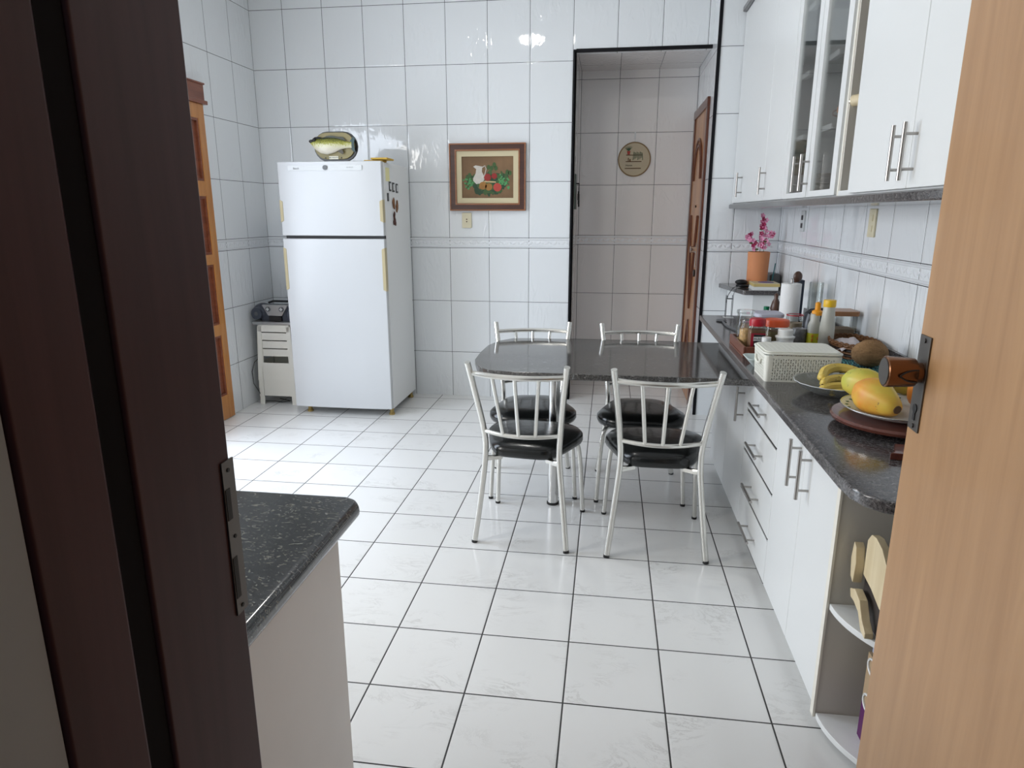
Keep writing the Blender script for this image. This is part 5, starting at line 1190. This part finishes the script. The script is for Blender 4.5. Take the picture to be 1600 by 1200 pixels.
o = thing('spatula', (1.335, 1.95, CZ0), 'dark grey spatula lying on the counter near its far corner', 'spatula')
MB().ell((1.36, 2.15, CZ0 + .006), .030, .05, .005, 16, 8).build('blade', DGREY, o)
MB().tube([(1.36, 2.11, CZ0 + .006), (1.355, 1.95, CZ0 + .007), (1.385, 1.80, CZ0 + .007)], .006, 8).build('handle', DGREY, o)

# ------------------------------------------------------------------ outlets on the right wall
for (y, z, m_, lab, dark) in ((2.645, 1.42, LGREY, 'outlet with dark openings on the right wall, far one', True), (1.512, 1.425, OUTLET, 'ivory light switch plate on the right wall, near one', False)):
    t_ = thing('wall_outlet', (XR, y, z), lab, 'outlet')
    MB().box((XR - .010, y - .038, z - .062), (XR, y + .038, z + .062)).build('cover_plate', m_, t_, bevel=.003)
    for dz in (-.025, .022): MB().box((XR - .0125, y - .016, z + dz - .014), (XR - .009, y + .016, z + dz + .014)).build('socket', BLACK if dark else m_, t_)

# ------------------------------------------------------------------ wall cabinets
UF, UB, UT = 1.545, 1.538, 2.735
sh = MB().prism([(XR - .002, -1.2), (XR - .002, YS - .002), (1.545, YS - .002), (1.530, YS - .012), (1.522, YS - .04), (1.522, -1.2)], 1.498, 1.528).build('granite_shelf', GRAN, None, (1.7, 1.0, 1.5), bevel=.008, seg=3)
tag(sh, 'long grey granite shelf under the wall cabinets', 'shelf')
sh = MB().prism([(XR - .002, 1.8), (XR - .002, YS - .002), (1.532, YS - .002), (1.522, YS - .012), (1.530, 1.8)], UT, UT + .03).build('granite_shelf', GRAN, None, (1.7, 2.5, UT), bevel=.004)
tag(sh, 'grey granite ledge high on the wall between two rows of wall cabinets', 'shelf')
# far closed cabinet
c = thing('wall_cabinet', (1.7, 2.5, UB), 'white wall cabinet with two doors at the far end, above the flowers', 'cabinet', 'white wall cabinets on the right wall')
MB().box((UF + .019, 1.79, UB - .008), (XR - .004, YS - .004, UT)).build('carcass', CAB, c)
d = MB().box((UF, 2.25, UB - .004), (UF + .018, YS - .006, UT - .002)).build('door', CAB, c, bevel=.003); bar_v(d, 2.89, 1.568, 1.72, UF)
d = MB().box((UF, 1.795, UB - .004), (UF + .018, 2.247, UT - .002)).build('door', CAB, c, bevel=.003); bar_v(d, 2.208, 1.568, 1.71, UF)
c = thing('wall_cabinet', (1.7, 2.5, UT + .03), 'upper white wall cabinet above the high granite ledge', 'cabinet', 'white wall cabinets on the right wall')
MB().box((UF + .035, 1.79, UT + .03), (XR - .004, YS - .004, CZ - .002)).build('carcass', CAB, c)
MB().box((UF + .014, 1.795, UT + .032), (UF + .034, YS - .008, CZ - .004)).build('door', CAB, c, bevel=.003)
# glass cabinet (open box: you see the tiled wall through it)
GY0, GY1, GT = 0.985, 1.785, 3.06
c = thing('glass_cabinet', (1.7, 1.4, UB), 'wall cabinet with two glass doors showing glass shelves', 'cabinet')
MB().box((UF + .02, GY0, UB - .008), (XR - .004, GY0 + .016, GT)).build('side_panel', CAB, c)
MB().box((UF + .02, GY1 - .016, UB - .008), (XR - .004, GY1, GT)).build('side_panel', CAB, c)
MB().box((UF + .02, GY0 + .016, UB - .009), (XR - .004, GY1 - .016, UB + .009)).build('bottom_panel', CAB, c)
MB().box((UF + .02, GY0 + .016, GT - .018), (XR - .004, GY1 - .016, GT)).build('top_panel', CAB, c)
for z_ in (1.81, 2.08, 2.363, 2.64, 2.86): MB().box((UF + .05, GY0 + .018, z_), (XR - .008, GY1 - .018, z_ + .006)).build('glass_shelf', GLASS, c)
for z_ in (1.81, 2.08, 2.363, 2.64):
    for ya in (1.20, 1.61): MB().box((UF + .022, ya, z_ - .017), (UF + .046, ya + .125, z_ + .004)).build('shelf_bracket', CAB, c)
def gdoor(y0, y1, hy):
    w = .058; mb = MB()
    mb.box((UF, y0, UB - .004), (UF + .019, y0 + w, GT)).box((UF, y1 - w, UB - .004), (UF + .019, y1, GT)).box((UF, y0 + w, UB - .004), (UF + .019, y1 - w, UB + .02)).box((UF, y0 + w, GT - .05), (UF + .019, y1 - w, GT))
    d = mb.build('door', CAB, c, flat=True)
    MB().box((UF + .008, y0 + w - .003, UB + .015), (UF + .011, y1 - w + .003, GT - .045)).build('pane', PANE, d)
    bar_v(d, hy, 1.560, 1.710, UF)
gdoor(1.388, 1.783, 1.495); gdoor(1.000, 1.384, 1.375)
# near cabinet: open box with two doors, a gap shows its inside
NY1 = 0.975
c = thing('wall_cabinet', (1.7, .3, UB), 'white wall cabinet nearest the viewer with a pair of long bar handles, slightly open', 'cabinet', 'white wall cabinets on the right wall')
MB().box((UF + .002, NY1 - .018, UB - .008), (XR - .004, NY1, GT)).build('side_panel', CREAM, c)
MB().box((UF + .02, -1.15, UB - .008), (XR - .004, -1.132, GT)).build('side_panel', CABIN, c)
MB().box((UF + .002, -1.132, UB - .009), (XR - .004, NY1 - .018, UB + .009)).build('bottom_panel', CAB, c)
MB().box((UF + .02, -1.132, GT - .018), (XR - .004, NY1 - .018, GT)).build('top_panel', CABIN, c)
MB().box((XR - .012, -1.132, UB + .009), (XR - .005, NY1 - .018, GT - .018)).build('back_panel', CABIN, c)
MB().box((UF + .004, NY1 - .030, UB + .009), (XR - .03, NY1 - .0185, GT - .02)).build('inner_lining', CABIN, c)
d = MB().box((UF - .016, .318, UB - .004), (UF + .002, .800, GT)).build('door', CAB, c, bevel=.003); bar_v(d, .362, 1.556, 1.706, UF - .016)
mb = MB()
for z_ in (1.72, 2.11, 2.60): mb.cyl((UF + .001, .790, z_), (UF + .016, .808, z_), .012, n=10)
mb.build('hinge', WHITEP, d)
d = MB().box((UF - .016, -.24, UB - .004), (UF + .002, .315, GT)).build('door', CAB, c, bevel=.003); bar_v(d, .284, 1.554, 1.706, UF - .016)
MB().box((UF - .016, -1.13, UB - .004), (UF + .002, -.243, GT)).build('door', CAB, c, bevel=.003)
o = thing('wooden_pestle', (1.58, .90, 1.85), 'pale wooden knobbed utensil end showing in the cabinet gap', 'utensil')
MB().cyl((1.556, .938, 1.855), (1.590, .895, 1.858), .020, n=16).build('wooden_end', W_PALE, o, bevel=.003)
MB().cyl((1.549, .944, 1.855), (1.557, .937, 1.855), .010, n=12).build('metal_tip', CHROME, o)
o = MB().ell((1.60, .86, 1.625), .045, .012, .055, 20, 12).build('black_pan', BLACK, None, (1.60, .86, 1.6)); tag(o, 'edge of a round black pan inside the slightly open near cabinet', 'pan')
# glassware on the glass shelves
def wglass(x_, y_, z_, h, r, lab, grp):
    o = MB().lathe([(.028, 0), (.026, .003), (.004, .008), (.004, h * .45), (r * .6, h * .5), (r, h * .7), (r * .9, h), (r * .87, h), (r * .95, h * .7), (r * .5, h * .53), (.001, h * .5)], (x_, y_, z_), 20).build('wine_glass', GLASS, None, (x_, y_, z_)); tag(o, lab, 'glass', grp); return o
k = 0
for z_, h, r_, spots, lev in ((2.3695, .17, .034, ((1.62, 1.10), (1.63, 1.20), (1.72, 1.15), (1.75, 1.27)), 'middle'), (2.0865, .13, .032, ((1.62, 1.09), (1.64, 1.19), (1.74, 1.14)), 'lower')):
    for (x_, y_) in spots:
        wglass(x_, y_, z_, h, r_, 'clear stemmed glass standing on the %s glass shelf behind the right glass door' % lev, 'stemmed glasses on the %s glass shelf' % lev)
CUP = mat('amber_cup', (0.42, 0.20, 0.10), .3, var=.3)
for i, (x_, y_) in enumerate(((1.60, 1.10), (1.61, 1.19))):
    t_ = thing('small_cup', (x_, y_, 1.8165), ('left' if i else 'right') + ' small amber patterned cup on the lowest glass shelf', 'cup', 'cups on the lowest glass shelf')
    MB().lathe([(.020, 0), (.028, .03), (.028, .058), (.025, .058), (.018, .006), (.001, .005)], (x_, y_, 1.8165), 20).build('cup_body', CUP, t_)
    MB().tube([(x_ - .027, y_, 1.86), (x_ - .045, y_, 1.855), (x_ - .045, y_, 1.84), (x_ - .026, y_, 1.835)], .003, 6).build('handle', CUP, t_)
for i in range(5):
    o = MB().lathe([(.035, 0), (.085, .014), (.088, .018), (.084, .016), (.03, .004)], (1.70, 1.62, UB + .0095 + i * .019), 32).build('dinner_plate', mat('plate_cream_%d' % i, (0.45, 0.43, 0.34), .3), None, (1.70, 1.62, UB + .0095 + i * .019))
    tag(o, ['lowest', 'second lowest', 'middle', 'second highest', 'topmost'][i] + ' cream dish in the stack behind the left glass door', 'dish', 'stacked dishes behind the left glass door')
for i, (x_, y_) in enumerate(((1.63, 1.08), (1.65, 1.17), (1.72, 1.12), (1.74, 1.22), (1.63, 1.25))):
    o = MB().lathe([(.024, 0), (.029, .10), (.0275, .10), (.023, .006), (.001, .005)], (x_, y_, UB + .0095), 20).build('tumbler', GLASS, None, (x_, y_, UB + .0095)); tag(o, 'clear tumbler on the cabinet floor behind the right glass door', 'glass', 'tumblers on the cabinet floor')
